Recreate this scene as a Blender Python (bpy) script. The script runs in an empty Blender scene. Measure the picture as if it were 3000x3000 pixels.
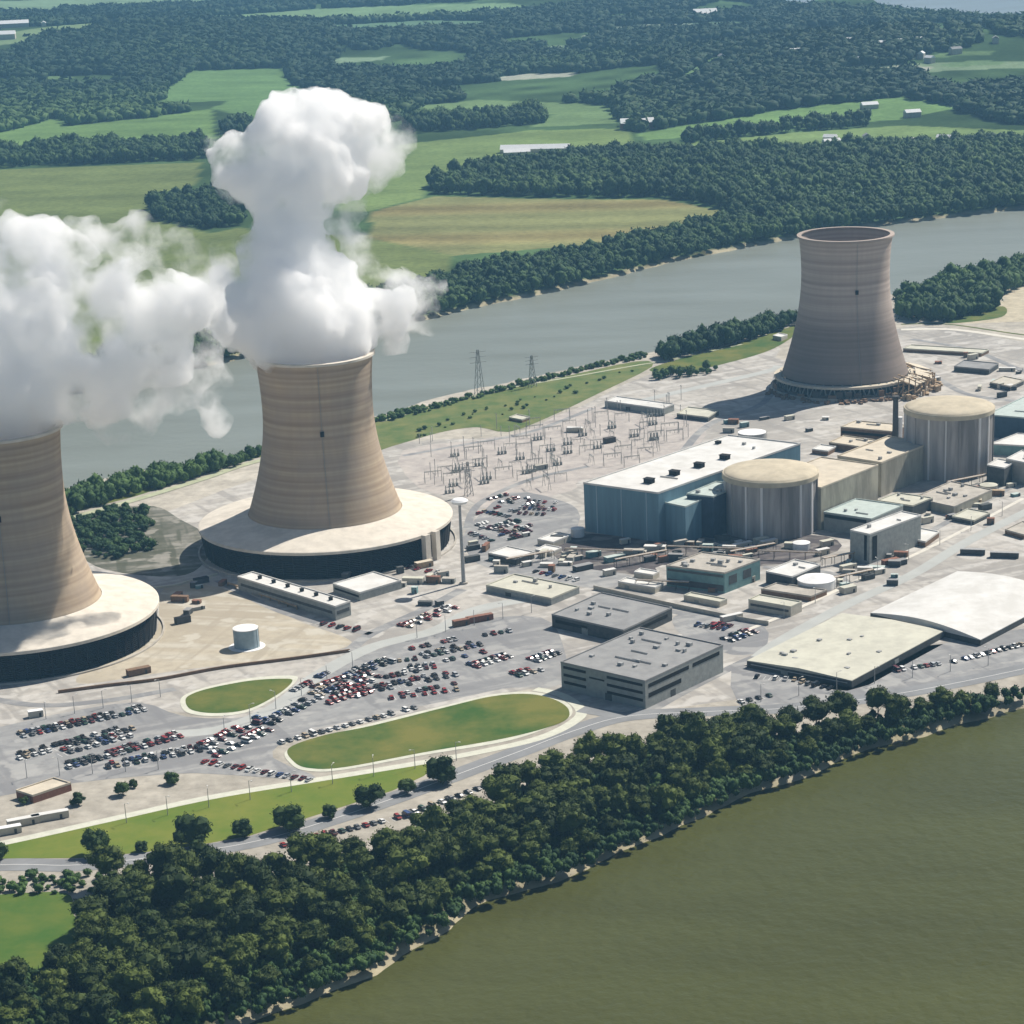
import bpy, bmesh, math, random
import numpy as np
from mathutils import Vector, Matrix, noise as mnoise

random.seed(7); RNG = np.random.default_rng(11)
sc = bpy.context.scene
COL = sc.collection
R = math.radians

# ------------------------------------------------------------------ camera
# Surveyed positions are written as sight lines (u, v) from the helicopter and
# intersected with the ground, so everything ends up at its real place in metres.
F, PITCH, U0, V0, ROLL, H = 4650.0, R(21.5), 1120.0, 1500.0, R(2.0), 395.0
CP, SP, CR, SR = math.cos(PITCH), math.sin(PITCH), math.cos(ROLL), math.sin(ROLL)

def ray(u, v):
    x = u - U0; y = -(v - V0)
    X = x * CR + y * SR; Y = -x * SR + y * CR
    return (X, SP * Y + CP * F, CP * Y - SP * F)

def G(u, v, z=0.0):
    d = ray(u, v); t = (z - H) / d[2]
    return Vector((d[0] * t, d[1] * t, z))

def GY(u, v, Y):
    d = ray(u, v); t = Y / d[1]
    return Vector((d[0] * t, Y, H + d[2] * t))

def P(p):
    x, y, z = p[0], p[1], p[2] - H
    Yc = SP * y + CP * z; D = CP * y - SP * z
    X = x / D * F; Y = Yc / D * F
    return (U0 + X * CR - Y * SR, V0 - (X * SR + Y * CR))

def zat(g, v):
    lo, hi = 0.0, 300.0
    for _ in range(40):
        m = (lo + hi) / 2
        if P((g[0], g[1], m))[1] > v: lo = m
        else: hi = m
    return lo

def zroof(N, drop):
    lo, hi = 0.5, 120.0
    for _ in range(40):
        z = (lo + hi) / 2
        g = G(N[0], N[1], z)
        if P((g.x, g.y, 0))[1] - N[1] < drop: lo = z
        else: hi = z
    return lo

def hill(x, y):
    t = np.clip((y - 3000.0) / 1500.0, 0, 1); t = t * t * (3 - 2 * t)
    rg = 38 * np.exp(-((x - 760 - (y - 4400) * .2) / 520.0) ** 2 - ((y - 4400) / 300.0) ** 2) + 26 * np.exp(-((x + 500) / 700.0) ** 2 - ((y - 5300) / 380.0) ** 2)
    return t * (19 * np.sin(x / 430.0 + 1.0) * np.sin(y / 520.0 + .4) + 11 * np.sin(x / 250.0 + y / 800.0) + 6 + 12 * np.sin(y / 950.0 + x / 1600.0) + rg)

def GT(u, v):
    z = 0.0
    for _ in range(14):
        g = G(u, v, z); z = .5 * z + .5 * float(hill(g.x, g.y))
    return G(u, v, z)

cam_d = bpy.data.cameras.new('camera'); cam = bpy.data.objects.new('camera', cam_d); COL.objects.link(cam)
fwd = Vector((0, CP, -SP)); rt0 = Vector((1, 0, 0)); up0 = Vector((0, SP, CP))
up = up0 * CR + rt0 * SR; rt = rt0 * CR - up0 * SR
cam.matrix_world = Matrix(((rt.x, up.x, -fwd.x, 0), (rt.y, up.y, -fwd.y, 0), (rt.z, up.z, -fwd.z, H), (0, 0, 0, 1)))
cam_d.sensor_width = 36; cam_d.lens = 36 * F / 1932
cam_d.shift_x = (966 - U0) / 1932; cam_d.shift_y = (V0 - 966) / 1932
cam_d.clip_start = 5; cam_d.clip_end = 120000
sc.camera = cam

# ------------------------------------------------------------------ light
SUN_EL = R(48); sd = Vector((0.75, 0.66)).normalized()
sunv = Vector((sd.x * math.cos(SUN_EL), sd.y * math.cos(SUN_EL), math.sin(SUN_EL)))
sl = bpy.data.lights.new('sun', 'SUN'); sl.energy = 5.0; sl.angle = R(.53); sl.color = (1, .935, .84)
so = bpy.data.objects.new('sun', sl); COL.objects.link(so)
so.rotation_euler = (-sunv).to_track_quat('-Z', 'Y').to_euler()
w = bpy.data.worlds.new('World'); sc.world = w; w.use_nodes = True
nt = w.node_tree; bg = nt.nodes['Background']; bg.inputs[1].default_value = .05
sky = nt.nodes.new('ShaderNodeTexSky'); sky.sky_type = 'NISHITA'; sky.sun_disc = False
sky.sun_elevation = SUN_EL; sky.sun_rotation = math.atan2(sd.x, sd.y); sky.dust_density = 1.5; sky.altitude = 300
nt.links.new(sky.outputs[0], bg.inputs[0])
sc.view_settings.view_transform = 'Standard'; sc.view_settings.look = 'None'
sc.view_settings.exposure = 0.42; sc.view_settings.gamma = 1.0
cy = sc.cycles
cy.max_bounces = 64; cy.diffuse_bounces = 3; cy.glossy_bounces = 2; cy.transmission_bounces = 2
cy.volume_bounces = 60; cy.transparent_max_bounces = 8; cy.caustics_reflective = False; cy.caustics_refractive = False
cy.volume_step_rate = 1.0; cy.volume_max_steps = 256
cy.use_denoising = True

# ------------------------------------------------------------------ materials
MATS = {}
def mat(name, col, rough=.9, var=.0, scale=.2, col2=None, streak=None, spec=.2, metal=0., detail=4, w2=None):
    """Principled surface with object-space noise between col and col2."""
    if name in MATS: return MATS[name]
    m = bpy.data.materials.new(name); m.use_nodes = True; n = m.node_tree.nodes; l = m.node_tree.links
    b = n['Principled BSDF']; b.inputs['Roughness'].default_value = rough; b.inputs['Specular IOR Level'].default_value = spec
    b.inputs['Metallic'].default_value = metal
    c = (*col, 1)
    if col2 is None and var:
        col2 = tuple(x * (1 - var) for x in col); c = (*(x * (1 + var * .6) for x in col), 1)
    if col2 is None:
        b.inputs['Base Color'].default_value = c
    else:
        tc = n.new('ShaderNodeTexCoord'); mp = n.new('ShaderNodeMapping'); l.new(tc.outputs['Object'], mp.inputs[0])
        s = streak or (1, 1, 1); mp.inputs['Scale'].default_value = [k * scale for k in s]
        t = n.new('ShaderNodeTexNoise'); t.inputs['Scale'].default_value = 1; t.inputs['Detail'].default_value = detail
        t.inputs['Roughness'].default_value = .65
        l.new(mp.outputs[0], t.inputs['Vector'])
        r = n.new('ShaderNodeMapRange'); r.inputs[1].default_value = .36; r.inputs[2].default_value = .64
        l.new(t.outputs[0], r.inputs[0])
        mx = n.new('ShaderNodeMix'); mx.data_type = 'RGBA'; mx.inputs[6].default_value = c; mx.inputs[7].default_value = (*col2, 1)
        l.new(r.outputs[0], mx.inputs[0]); l.new(mx.outputs[2], b.inputs['Base Color'])
    MATS[name] = m
    return m

M = dict(
    concrete=mat('concrete', (.42, .39, .34), var=.18, scale=.15),
    apron=mat('apron_concrete', (.62, .57, .49), var=.13, scale=.12),
    pale=mat('pale_wall', (.48, .45, .38), var=.12, scale=.3),
    fuelwall=mat('sandy_concrete', (.40, .375, .30), var=.3, scale=.12, streak=(1, 1, .25)),
    white=mat('white_roof', (.66, .655, .63), col2=(.54, .53, .50), scale=.07),
    cream=mat('cream_roof', (.55, .54, .45), col2=(.45, .44, .37), scale=.12, detail=7),
    greyroof=mat('grey_membrane_roof', (.29, .29, .285), col2=(.22, .22, .22), scale=.12, detail=8),
    tealroof=mat('pale_teal_roof', (.44, .50, .47), var=.1, scale=.2),
    greywall=mat('grey_wall', (.30, .315, .30), var=.15, scale=.4),
    darkwall=mat('dark_wall', (.085, .09, .09), var=.2, scale=.4),
    blue=mat('blue_siding', (.15, .255, .32), var=.15, scale=.25, streak=(1, 1, .08)),
    bluelight=mat('faded_blue_siding', (.34, .44, .50), var=.15, scale=.25, streak=(1, 1, .08)),
    navy=mat('navy_siding', (.05, .08, .12), var=.15, scale=.25),
    teal=mat('teal_siding', (.16, .27, .27), var=.15, scale=.3),
    glass=mat('dark_glass', (.02, .025, .03), rough=.15, spec=.5),
    black=mat('black_opening', (.015, .015, .015)),
    steel=mat('galvanised_steel', (.36, .36, .35), rough=.5, var=.15, scale=.8),
    dsteel=mat('dark_steel', (.07, .065, .06), rough=.6, var=.2, scale=.5),
    brick=mat('red_brick', (.24, .12, .085), var=.2, scale=.6),
    brown=mat('brown_metal', (.20, .13, .085), var=.2, scale=.6),
    tan=mat('tan_fill_slats', (.42, .31, .20), var=.35, scale=.35),
    beigeroof=mat('beige_roof', (.55, .49, .39), var=.13, scale=.12),
    louvre=mat('dark_louvre', (.022, .021, .02), var=.4, scale=.6),
    contwall=mat('containment_concrete', (.36, .335, .32), var=.45, scale=.10, streak=(1, 1, .10)),
    contrib=mat('pale_buttress', (.68, .66, .64), var=.2, scale=.1, streak=(1, 1, .1)),
    conttop=mat('containment_dome', (.50, .44, .33), var=.14, scale=.12),
    tank=mat('tank_blue_grey', (.30, .38, .42), var=.1, scale=.3),
    tankwhite=mat('tank_white', (.75, .75, .74), var=.06, scale=.3),
    asphalt=mat('asphalt', (.27, .27, .265), var=.2, scale=.06),
    road=mat('road_asphalt', (.225, .23, .235), var=.13, scale=.07),
    kerb=mat('concrete_kerb', (.55, .55, .46), var=.1, scale=.2),
    gravel=mat('pale_gravel', (.46, .43, .37), col2=(.30, .285, .255), scale=.035, detail=8),
    sandy=mat('tan_dirt', (.46, .41, .32), col2=(.36, .32, .25), scale=.03, detail=7),
    grassb=mat('bright_lawn', (.10, .155, .018), col2=(.165, .185, .03), scale=.035, detail=7),
    grassd=mat('lawn', (.036, .090, .012), col2=(.150, .148, .032), scale=.028, detail=8),
    paint=mat('line_paint', (.7, .7, .68)),
    tyre=mat('tyre_rubber', (.02, .02, .02)),
    bark=mat('bark', (.10, .08, .06), var=.3, scale=2),
)

def yard_mat(name, c1, c2, c3, rot=28):
    m = bpy.data.materials.new(name); m.use_nodes = True; n = m.node_tree.nodes; l = m.node_tree.links
    b = n['Principled BSDF']; b.inputs['Roughness'].default_value = .95; b.inputs['Specular IOR Level'].default_value = .1
    tc = n.new('ShaderNodeTexCoord'); cur = (*c1, 1)
    for (sc3, lo, hi, col, k, det) in (((.012, .012, 1), .42, .62, c2, .8, 8), ((.006, .11, 1), .50, .60, c3, .7, 4), ((.10, .010, 1), .55, .62, c2, .7, 3), ((.16, .16, 1), .45, .62, c2, .55, 7), ((.05, .05, 1), .60, .64, c3, .7, 3)):
        mp = n.new('ShaderNodeMapping'); mp.inputs['Rotation'].default_value = (0, 0, R(-rot)); mp.inputs['Scale'].default_value = sc3
        mr = n.new('ShaderNodeVectorRotate'); mr.rotation_type = 'Z_AXIS'; mr.inputs['Angle'].default_value = R(-rot); l.new(tc.outputs['Object'], mr.inputs['Vector']); mp.inputs['Rotation'].default_value = (0, 0, 0); l.new(mr.outputs[0], mp.inputs[0])
        t = n.new('ShaderNodeTexNoise'); t.inputs['Scale'].default_value = 1; t.inputs['Detail'].default_value = det; l.new(mp.outputs[0], t.inputs['Vector'])
        r = n.new('ShaderNodeMapRange'); r.inputs[1].default_value = lo; r.inputs[2].default_value = hi; r.inputs[4].default_value = k; l.new(t.outputs[0], r.inputs[0])
        x = n.new('ShaderNodeMix'); x.data_type = 'RGBA'; l.new(r.outputs[0], x.inputs[0]); x.inputs[7].default_value = (*col, 1)
        if isinstance(cur, tuple): x.inputs[6].default_value = cur
        else: l.new(cur, x.inputs[6])
        cur = x.outputs[2]
    l.new(cur, b.inputs['Base Color']); return m
M['gravel'] = yard_mat('pale_yard', (.44, .415, .375), (.275, .26, .24), (.51, .49, .455))
M['sandy'] = yard_mat('dirt_yard', (.46, .41, .32), (.34, .30, .235), (.50, .47, .40), -15)
M['asphalt'] = yard_mat('worn_asphalt', (.29, .29, .285), (.20, .20, .205), (.36, .355, .34), 25)
M['shadeyard'] = yard_mat('painted_shade_yard', (.13, .115, .115), (.06, .055, .06), (.24, .22, .20), 15)  # ground colour darkened to carry the turbine hall's shadow
def foliage(name, c1, c2, attr=False):
    m = bpy.data.materials.new(name); m.use_nodes = True; n = m.node_tree.nodes; l = m.node_tree.links
    b = n['Principled BSDF']; b.inputs['Roughness'].default_value = .75; b.inputs['Specular IOR Level'].default_value = .15
    tc = n.new('ShaderNodeTexCoord'); t = n.new('ShaderNodeTexNoise'); t.inputs['Scale'].default_value = .35; t.inputs['Detail'].default_value = 4
    l.new(tc.outputs['Object'], t.inputs['Vector'])
    mx = n.new('ShaderNodeMix'); mx.data_type = 'RGBA'; mx.inputs[6].default_value = (*c1, 1); mx.inputs[7].default_value = (*c2, 1)
    mth = n.new('ShaderNodeMath'); mth.operation = 'ADD'
    if attr:
        a = n.new('ShaderNodeAttribute'); a.attribute_name = 'tint'; src = a.outputs['Fac']
    else:
        a = n.new('ShaderNodeObjectInfo'); src = a.outputs['Random']
    r = n.new('ShaderNodeMapRange'); r.inputs[1].default_value = .3; r.inputs[2].default_value = .7; r.inputs[3].default_value = -.35; r.inputs[4].default_value = .35
    l.new(t.outputs[0], r.inputs[0]); l.new(r.outputs[0], mth.inputs[0]); l.new(src, mth.inputs[1]); mth.use_clamp = True
    l.new(mth.outputs[0], mx.inputs[0]); l.new(mx.outputs[2], b.inputs['Base Color'])
    return m
M['leaf'] = foliage('near_foliage', (.017, .032, .007), (.080, .108, .018))
M['leaf2'] = foliage('near_foliage_olive', (.022, .040, .008), (.095, .125, .022))
M['leafd'] = foliage('lawn_tree_foliage', (.018, .038, .009), (.05, .085, .018))
M['wood'] = foliage('woodland_foliage', (.012, .036, .014), (.070, .125, .028), True)

def water_mat(name, col, rough, bscale, bstr, spec=.5):
    m = bpy.data.materials.new(name); m.use_nodes = True; n = m.node_tree.nodes; l = m.node_tree.links
    b = n['Principled BSDF']; b.inputs['Roughness'].default_value = rough; b.inputs['IOR'].default_value = 1.33
    b.inputs['Specular IOR Level'].default_value = spec
    tc = n.new('ShaderNodeTexCoord')
    mp = n.new('ShaderNodeMapping'); mp.inputs['Scale'].default_value = (.006, .02, .01); mp.inputs['Rotation'].default_value = (0, 0, R(-35))
    l.new(tc.outputs['Object'], mp.inputs[0])
    t = n.new('ShaderNodeTexNoise'); t.inputs['Scale'].default_value = 1; t.inputs['Detail'].default_value = 6
    l.new(mp.outputs[0], t.inputs['Vector'])
    mx = n.new('ShaderNodeMix'); mx.data_type = 'RGBA'; mx.inputs[6].default_value = (*[c * .72 for c in col], 1); mx.inputs[7].default_value = (col[0] * 1.3, col[1] * 1.36, col[2] * 1.6, 1)
    l.new(t.outputs[0], mx.inputs[0]); l.new(mx.outputs[2], b.inputs['Base Color'])
    t2 = n.new('ShaderNodeTexNoise'); t2.inputs['Scale'].default_value = bscale; t2.inputs['Detail'].default_value = 3
    l.new(tc.outputs['Object'], t2.inputs['Vector'])
    bp = n.new('ShaderNodeBump'); bp.inputs['Strength'].default_value = bstr; bp.inputs['Distance'].default_value = 1.0
    l.new(t2.outputs[0], bp.inputs['Height']); l.new(bp.outputs[0], b.inputs['Normal'])
    return m
M['water_near'] = water_mat('olive_river_water', (.066, .069, .018), .3, .16, .8, .2)
M['water_far'] = water_mat('grey_river_water', (.19, .20, .155), .35, .12, .25, .40)

# ------------------------------------------------------------------ mesh building
class MB:
    def __init__(s): s.v = []; s.f = []; s.m = []
    def face(s, pts, mi=0):
        i = len(s.v); s.v += [tuple(p) for p in pts]; s.f.append(list(range(i, i + len(pts)))); s.m.append(mi)
    def add(s, vs, fs, mi=0):
        i = len(s.v); s.v += [tuple(p) for p in vs]
        for f in fs: s.f.append([i + k for k in f]); s.m.append(mi)
    def prism(s, poly, z0, z1, mi=0, top=True, bottom=True, mtop=None):
        n = len(poly); a = [(p[0], p[1], z0) for p in poly]; b = [(p[0], p[1], z1) for p in poly]
        ar = sum(poly[i][0] * poly[(i + 1) % n][1] - poly[(i + 1) % n][0] * poly[i][1] for i in range(n))
        if ar < 0: a.reverse(); b.reverse()
        fs = [[i, (i + 1) % n, n + (i + 1) % n, n + i] for i in range(n)]
        if bottom: fs.append(list(range(n - 1, -1, -1)))
        s.add(a + b, fs, mi)
        if top:
            k = len(s.v); s.v += [tuple(p) for p in b]; s.f.append(list(range(k, k + n))); s.m.append(mi if mtop is None else mtop)
    def box(s, c, sx, sy, sz, rz=0, mi=0):
        ca, sa = math.cos(rz), math.sin(rz)
        poly = [(c[0] + ca * x - sa * y, c[1] + sa * x + ca * y) for x, y in ((-sx / 2, -sy / 2), (sx / 2, -sy / 2), (sx / 2, sy / 2), (-sx / 2, sy / 2))]
        s.prism(poly, c[2], c[2] + sz, mi)
    def rod(s, a, b, r, n=5, mi=0, r2=None):
        a, b = Vector(a), Vector(b); d = (b - a).normalized(); r2 = r if r2 is None else r2
        x = d.orthogonal().normalized(); y = d.cross(x)
        A = [a + (x * math.cos(t) + y * math.sin(t)) * r for t in [2 * math.pi * k / n for k in range(n)]]
        B = [b + (x * math.cos(t) + y * math.sin(t)) * r2 for t in [2 * math.pi * k / n for k in range(n)]]
        s.add(A + B, [[i, (i + 1) % n, n + (i + 1) % n, n + i] for i in range(n)] + [list(range(n))[::-1], list(range(n, 2 * n))], mi)
    def lathe(s, prof, n=64, mi=0, c=(0, 0), a0=0, a1=2 * math.pi, close=True):
        full = abs(a1 - a0 - 2 * math.pi) < 1e-6; k = n if full else n + 1
        vs = []
        for r, z in prof:
            for i in range(k):
                a = a0 + (a1 - a0) * i / n; vs.append((c[0] + r * math.cos(a), c[1] + r * math.sin(a), z))
        fs = []
        for j in range(len(prof) - 1):
            for i in range(n):
                i2 = (i + 1) % k
                fs.append([j * k + i, j * k + i2, (j + 1) * k + i2, (j + 1) * k + i])
        s.add(vs, fs, mi)
    def build(s, name, mats, parent=None, smooth=False, origin=None):
        if not isinstance(mats, (list, tuple)): mats = [mats]
        me = bpy.data.meshes.new(name)
        vs = s.v
        if origin is not None: vs = [(x - origin[0], y - origin[1], z - origin[2]) for x, y, z in vs]
        me.from_pydata(vs, [], s.f)
        for m in mats: me.materials.append(m)
        if len(mats) > 1: me.polygons.foreach_set('material_index', s.m)
        if smooth: me.polygons.foreach_set('use_smooth', [True] * len(s.f))
        me.update()
        o = bpy.data.objects.new(name, me); COL.objects.link(o)
        if parent is not None: o.parent = parent
        if origin is not None: o.location = origin
        return o

def empty(name, loc, rz=0):
    o = bpy.data.objects.new(name, None); COL.objects.link(o); o.location = loc; o.rotation_euler = (0, 0, rz); o.empty_display_size = 2
    return o
def tag(o, label=None, cat=None, group=None, kind=None):
    if label: o['label'] = label
    if cat: o['category'] = cat
    if group: o['group'] = group
    if kind: o['kind'] = kind
    return o

def smooth_poly(pts, n=6):
    """Catmull-Rom through closed points."""
    out = []; N = len(pts)
    for i in range(N):
        p0, p1, p2, p3 = pts[i - 1], pts[i], pts[(i + 1) % N], pts[(i + 2) % N]
        for k in range(n):
            t = k / n
            out.append(tuple(.5 * ((2 * p1[j]) + (-p0[j] + p2[j]) * t + (2 * p0[j] - 5 * p1[j] + 4 * p2[j] - p3[j]) * t * t + (-p0[j] + 3 * p1[j] - 3 * p2[j] + p3[j]) * t ** 3) for j in (0, 1)))
    return out
def smooth_line(pts, n=8):
    q = [pts[0]] + list(pts) + [pts[-1]]; out = []
    for i in range(1, len(q) - 2):
        p0, p1, p2, p3 = q[i - 1], q[i], q[i + 1], q[i + 2]
        for k in range(n):
            t = k / n
            out.append(tuple(.5 * ((2 * p1[j]) + (-p0[j] + p2[j]) * t + (2 * p0[j] - 5 * p1[j] + 4 * p2[j] - p3[j]) * t * t + (-p0[j] + 3 * p1[j] - 3 * p2[j] + p3[j]) * t ** 3) for j in (0, 1)))
    return out + [tuple(pts[-1])]
def GP(pts, z=0): return [(g.x, g.y) for g in (G(p[0], p[1], z) for p in pts)]
def GTP(pts): return [(g.x, g.y) for g in (GT(p[0], p[1]) for p in pts)]

def inside(x, y, poly):
    """vectorised point in polygon"""
    r = np.zeros(x.shape, bool); n = len(poly); j = n - 1
    for i in range(n):
        xi, yi = poly[i]; xj, yj = poly[j]
        if yi != yj:
            r ^= ((yi > y) != (yj > y)) & (x < (xj - xi) * (y - yi) / (yj - yi) + xi)
        j = i
    return r
def dist_line(x, y, line):
    d = np.full(x.shape, 1e9)
    for (ax, ay), (bx, by) in zip(line[:-1], line[1:]):
        ux, uy = bx - ax, by - ay; L = ux * ux + uy * uy + 1e-9
        t = np.clip(((x - ax) * ux + (y - ay) * uy) / L, 0, 1)
        d = np.minimum(d, np.hypot(x - ax - t * ux, y - ay - t * uy))
    return d
def vnoise(x, y, s, seed=0):
    """cheap smooth value noise, vectorised"""
    xs, ys = x / s, y / s; xi, yi = np.floor(xs).astype(np.int64), np.floor(ys).astype(np.int64)
    fx, fy = xs - xi, ys - yi; fx = fx * fx * (3 - 2 * fx); fy = fy * fy * (3 - 2 * fy)
    def hsh(a, b):
        h = (a * 374761393 + b * 668265263 + seed * 1442695041) & 0xffffffff
        h = ((h ^ (h >> 13)) * 1274126177) & 0xffffffff
        return ((h ^ (h >> 16)) & 0xffff) / 65535.0
    return (hsh(xi, yi) * (1 - fx) + hsh(xi + 1, yi) * fx) * (1 - fy) + (hsh(xi, yi + 1) * (1 - fx) + hsh(xi + 1, yi + 1) * fx) * fy

# ------------------------------------------------------------------ terrain
WZ = -4.0
near_shore = smooth_line(GP([(-900, 2560), (-300, 2290), (200, 2060), (480, 1935), (620, 1882), (760, 1812), (850, 1762), (905, 1722), (1000, 1688), (1100, 1655), (1200, 1607), (1300, 1565),
    (1400, 1517), (1530, 1470), (1620, 1432), (1700, 1407), (1800, 1375), (1932, 1342), (2300, 1230), (2900, 1070)], WZ))
isl_shore = smooth_line(GP([(-900, 1130), (-300, 1010), (105, 925), (250, 892), (380, 880), (490, 842), (600, 812), (720, 780), (850, 745), (1000, 714), (1100, 690), (1230, 664), (1370, 636),
    (1500, 604), (1690, 553), (1800, 522), (1932, 492), (2300, 420)], WZ))
far_shore = smooth_line(GP([(-900, 920), (-300, 830), (100, 752), (400, 690), (700, 628), (870, 590), (950, 571), (1100, 540), (1300, 490), (1500, 452), (1700, 422), (1932, 395), (2300, 352)], WZ))
near_river = near_shore + [(near_shore[-1][0] + 500, near_shore[-1][1] - 1400), (900, -200), (-1500, -200)]
far_river = isl_shore + far_shore[::-1]
far_water_px = [(1380, -30), (2300, -30), (2300, 40), (1932, 31), (1780, 26), (1640, 20), (1520, 16), (1430, 6)]
far_water = GTP(far_water_px)
far_isle = GTP([(1530, 0), (1600, -4), (1655, 1), (1650, 7), (1590, 9), (1530, 6)])

FIELDS = {  # sight-line outlines: (points, colour, stripe strength)
 'f1': ([(-200, 322), (0, 320), (380, 306), (372, 345), (280, 380), (290, 415), (400, 440), (450, 430), (520, 440), (700, 445), (860, 478), (850, 500), (800, 545), (700, 580), (400, 650), (0, 720), (-200, 740)], (.10, .125, .04), .25),
 'f2': ([(700, 400), (820, 370), (1000, 375), (1250, 377), (1345, 394), (1375, 403), (1300, 432), (1100, 463), (860, 482), (700, 450)], (.135, .14, .055), .55),
 'f3': ([(640, 360), (700, 300), (760, 272), (950, 252), (1000, 246), (1180, 242), (1195, 268), (1130, 292), (1000, 298), (860, 322), (805, 350), (800, 372), (700, 398), (640, 400)], (.11, .155, .05), .2),
 'f4': ([(-200, 265), (0, 250), (110, 222), (130, 238), (280, 222), (400, 205), (405, 262), (280, 270), (100, 278), (0, 285), (-200, 292)], (.09, .15, .045), .25),
 'f5': ([(305, 172), (360, 133), (540, 128), (558, 165), (485, 225), (400, 205), (430, 190), (300, 195)], (.085, .15, .05), .2),
 'f6': ([(790, 200), (900, 188), (1150, 198), (1175, 232), (1000, 240), (1045, 216), (800, 214)], (.10, .155, .06), .15),
 'f7': ([(1200, 252), (1350, 228), (1500, 203), (1700, 183), (1810, 203), (1700, 225), (1500, 240), (1350, 255), (1220, 264)], (.10, .17, .055), .15),
 'f8': ([(1200, 278), (1350, 265), (1500, 250), (1700, 237), (1932, 246), (2200, 250), (2200, 268), (1932, 264), (1860, 277), (1700, 281), (1600, 273), (1500, 284), (1300, 285)], (.12, .175, .06), .15),
 'f9': ([(380, 30), (600, 16), (960, 6), (1000, 12), (960, 26), (600, 45), (400, 42)], (.12, .19, .09), .1),
 'f10': ([(-200, 75), (0, 66), (180, 44), (205, 58), (0, 86), (-200, 96)], (.12, .17, .08), .1),
 'f11': ([(1580, 128), (1800, 117), (2100, 119), (2100, 127), (1700, 139), (1590, 139)], (.13, .18, .10), .1),
 'f12': ([(1270, 152), (1345, 107), (1410, 106), (1360, 125), (1290, 158), (1180, 185), (1150, 182)], (.09, .15, .06), .1),
 'f13': ([(-200, 8), (0, 2), (250, -10), (520, -12), (500, 6), (300, 14), (0, 26), (-200, 30)], (.12, .18, .10), .1),
 'f14': ([(600, 205), (640, 203), (700, 212), (640, 222)], (.12, .16, .07), .1),
 'f15': ([(590, 48), (800, 38), (960, 40), (900, 58), (640, 62)], (.08, .14, .08), .1),
 'f16': ([(1140, 52), (1380, 40), (1500, 42), (1400, 56), (1160, 62)], (.08, .13, .08), .1),
}
_fr = random.Random(3)
for _k in range(26):
    _v = _fr.uniform(6, 165); _u = _fr.uniform(-100, 2000); _w = _fr.uniform(60, 230); _h = _fr.uniform(2.5, 6) * (1 + _v / 120)
    if 480 < _u < 800 and _v > 120: continue
    _sl = _fr.uniform(-.06, .01)
    FIELDS['s%d' % _k] = ([(_u - _w / 2, _v - _sl * _w / 2), (_u, _v - _h / 2), (_u + _w / 2, _v + _sl * _w / 2 - _h * .2), (_u + _w / 2 - 12, _v + _h / 2 + _sl * _w / 2), (_u - _w / 3, _v + _h / 2 - _sl * _w / 3)],
        _fr.choice([(.14, .20, .12), (.10, .16, .07), (.18, .22, .16), (.08, .13, .05), (.24, .25, .20)]), .1)
FW = {k: (GTP(v[0]), v[1], v[2]) for k, v in FIELDS.items()}
dirt = GP([(1878, 545), (1905, 530), (1960, 522), (2100, 520), (2100, 600), (1932, 606), (1780, 612), (1775, 606), (1880, 600), (1892, 575)])
near_wood_px = [(-160, 1870), (0, 1848), (110, 1838), (180, 1795), (160, 1752), (205, 1675), (400, 1668), (620, 1640), (850, 1580), (1000, 1485), (1250, 1415), (1400, 1388), (1500, 1383), (1700, 1350), (1932, 1312), (2080, 1275)]
near_wood = GP(near_wood_px) + near_shore[::-1][30:]

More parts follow.
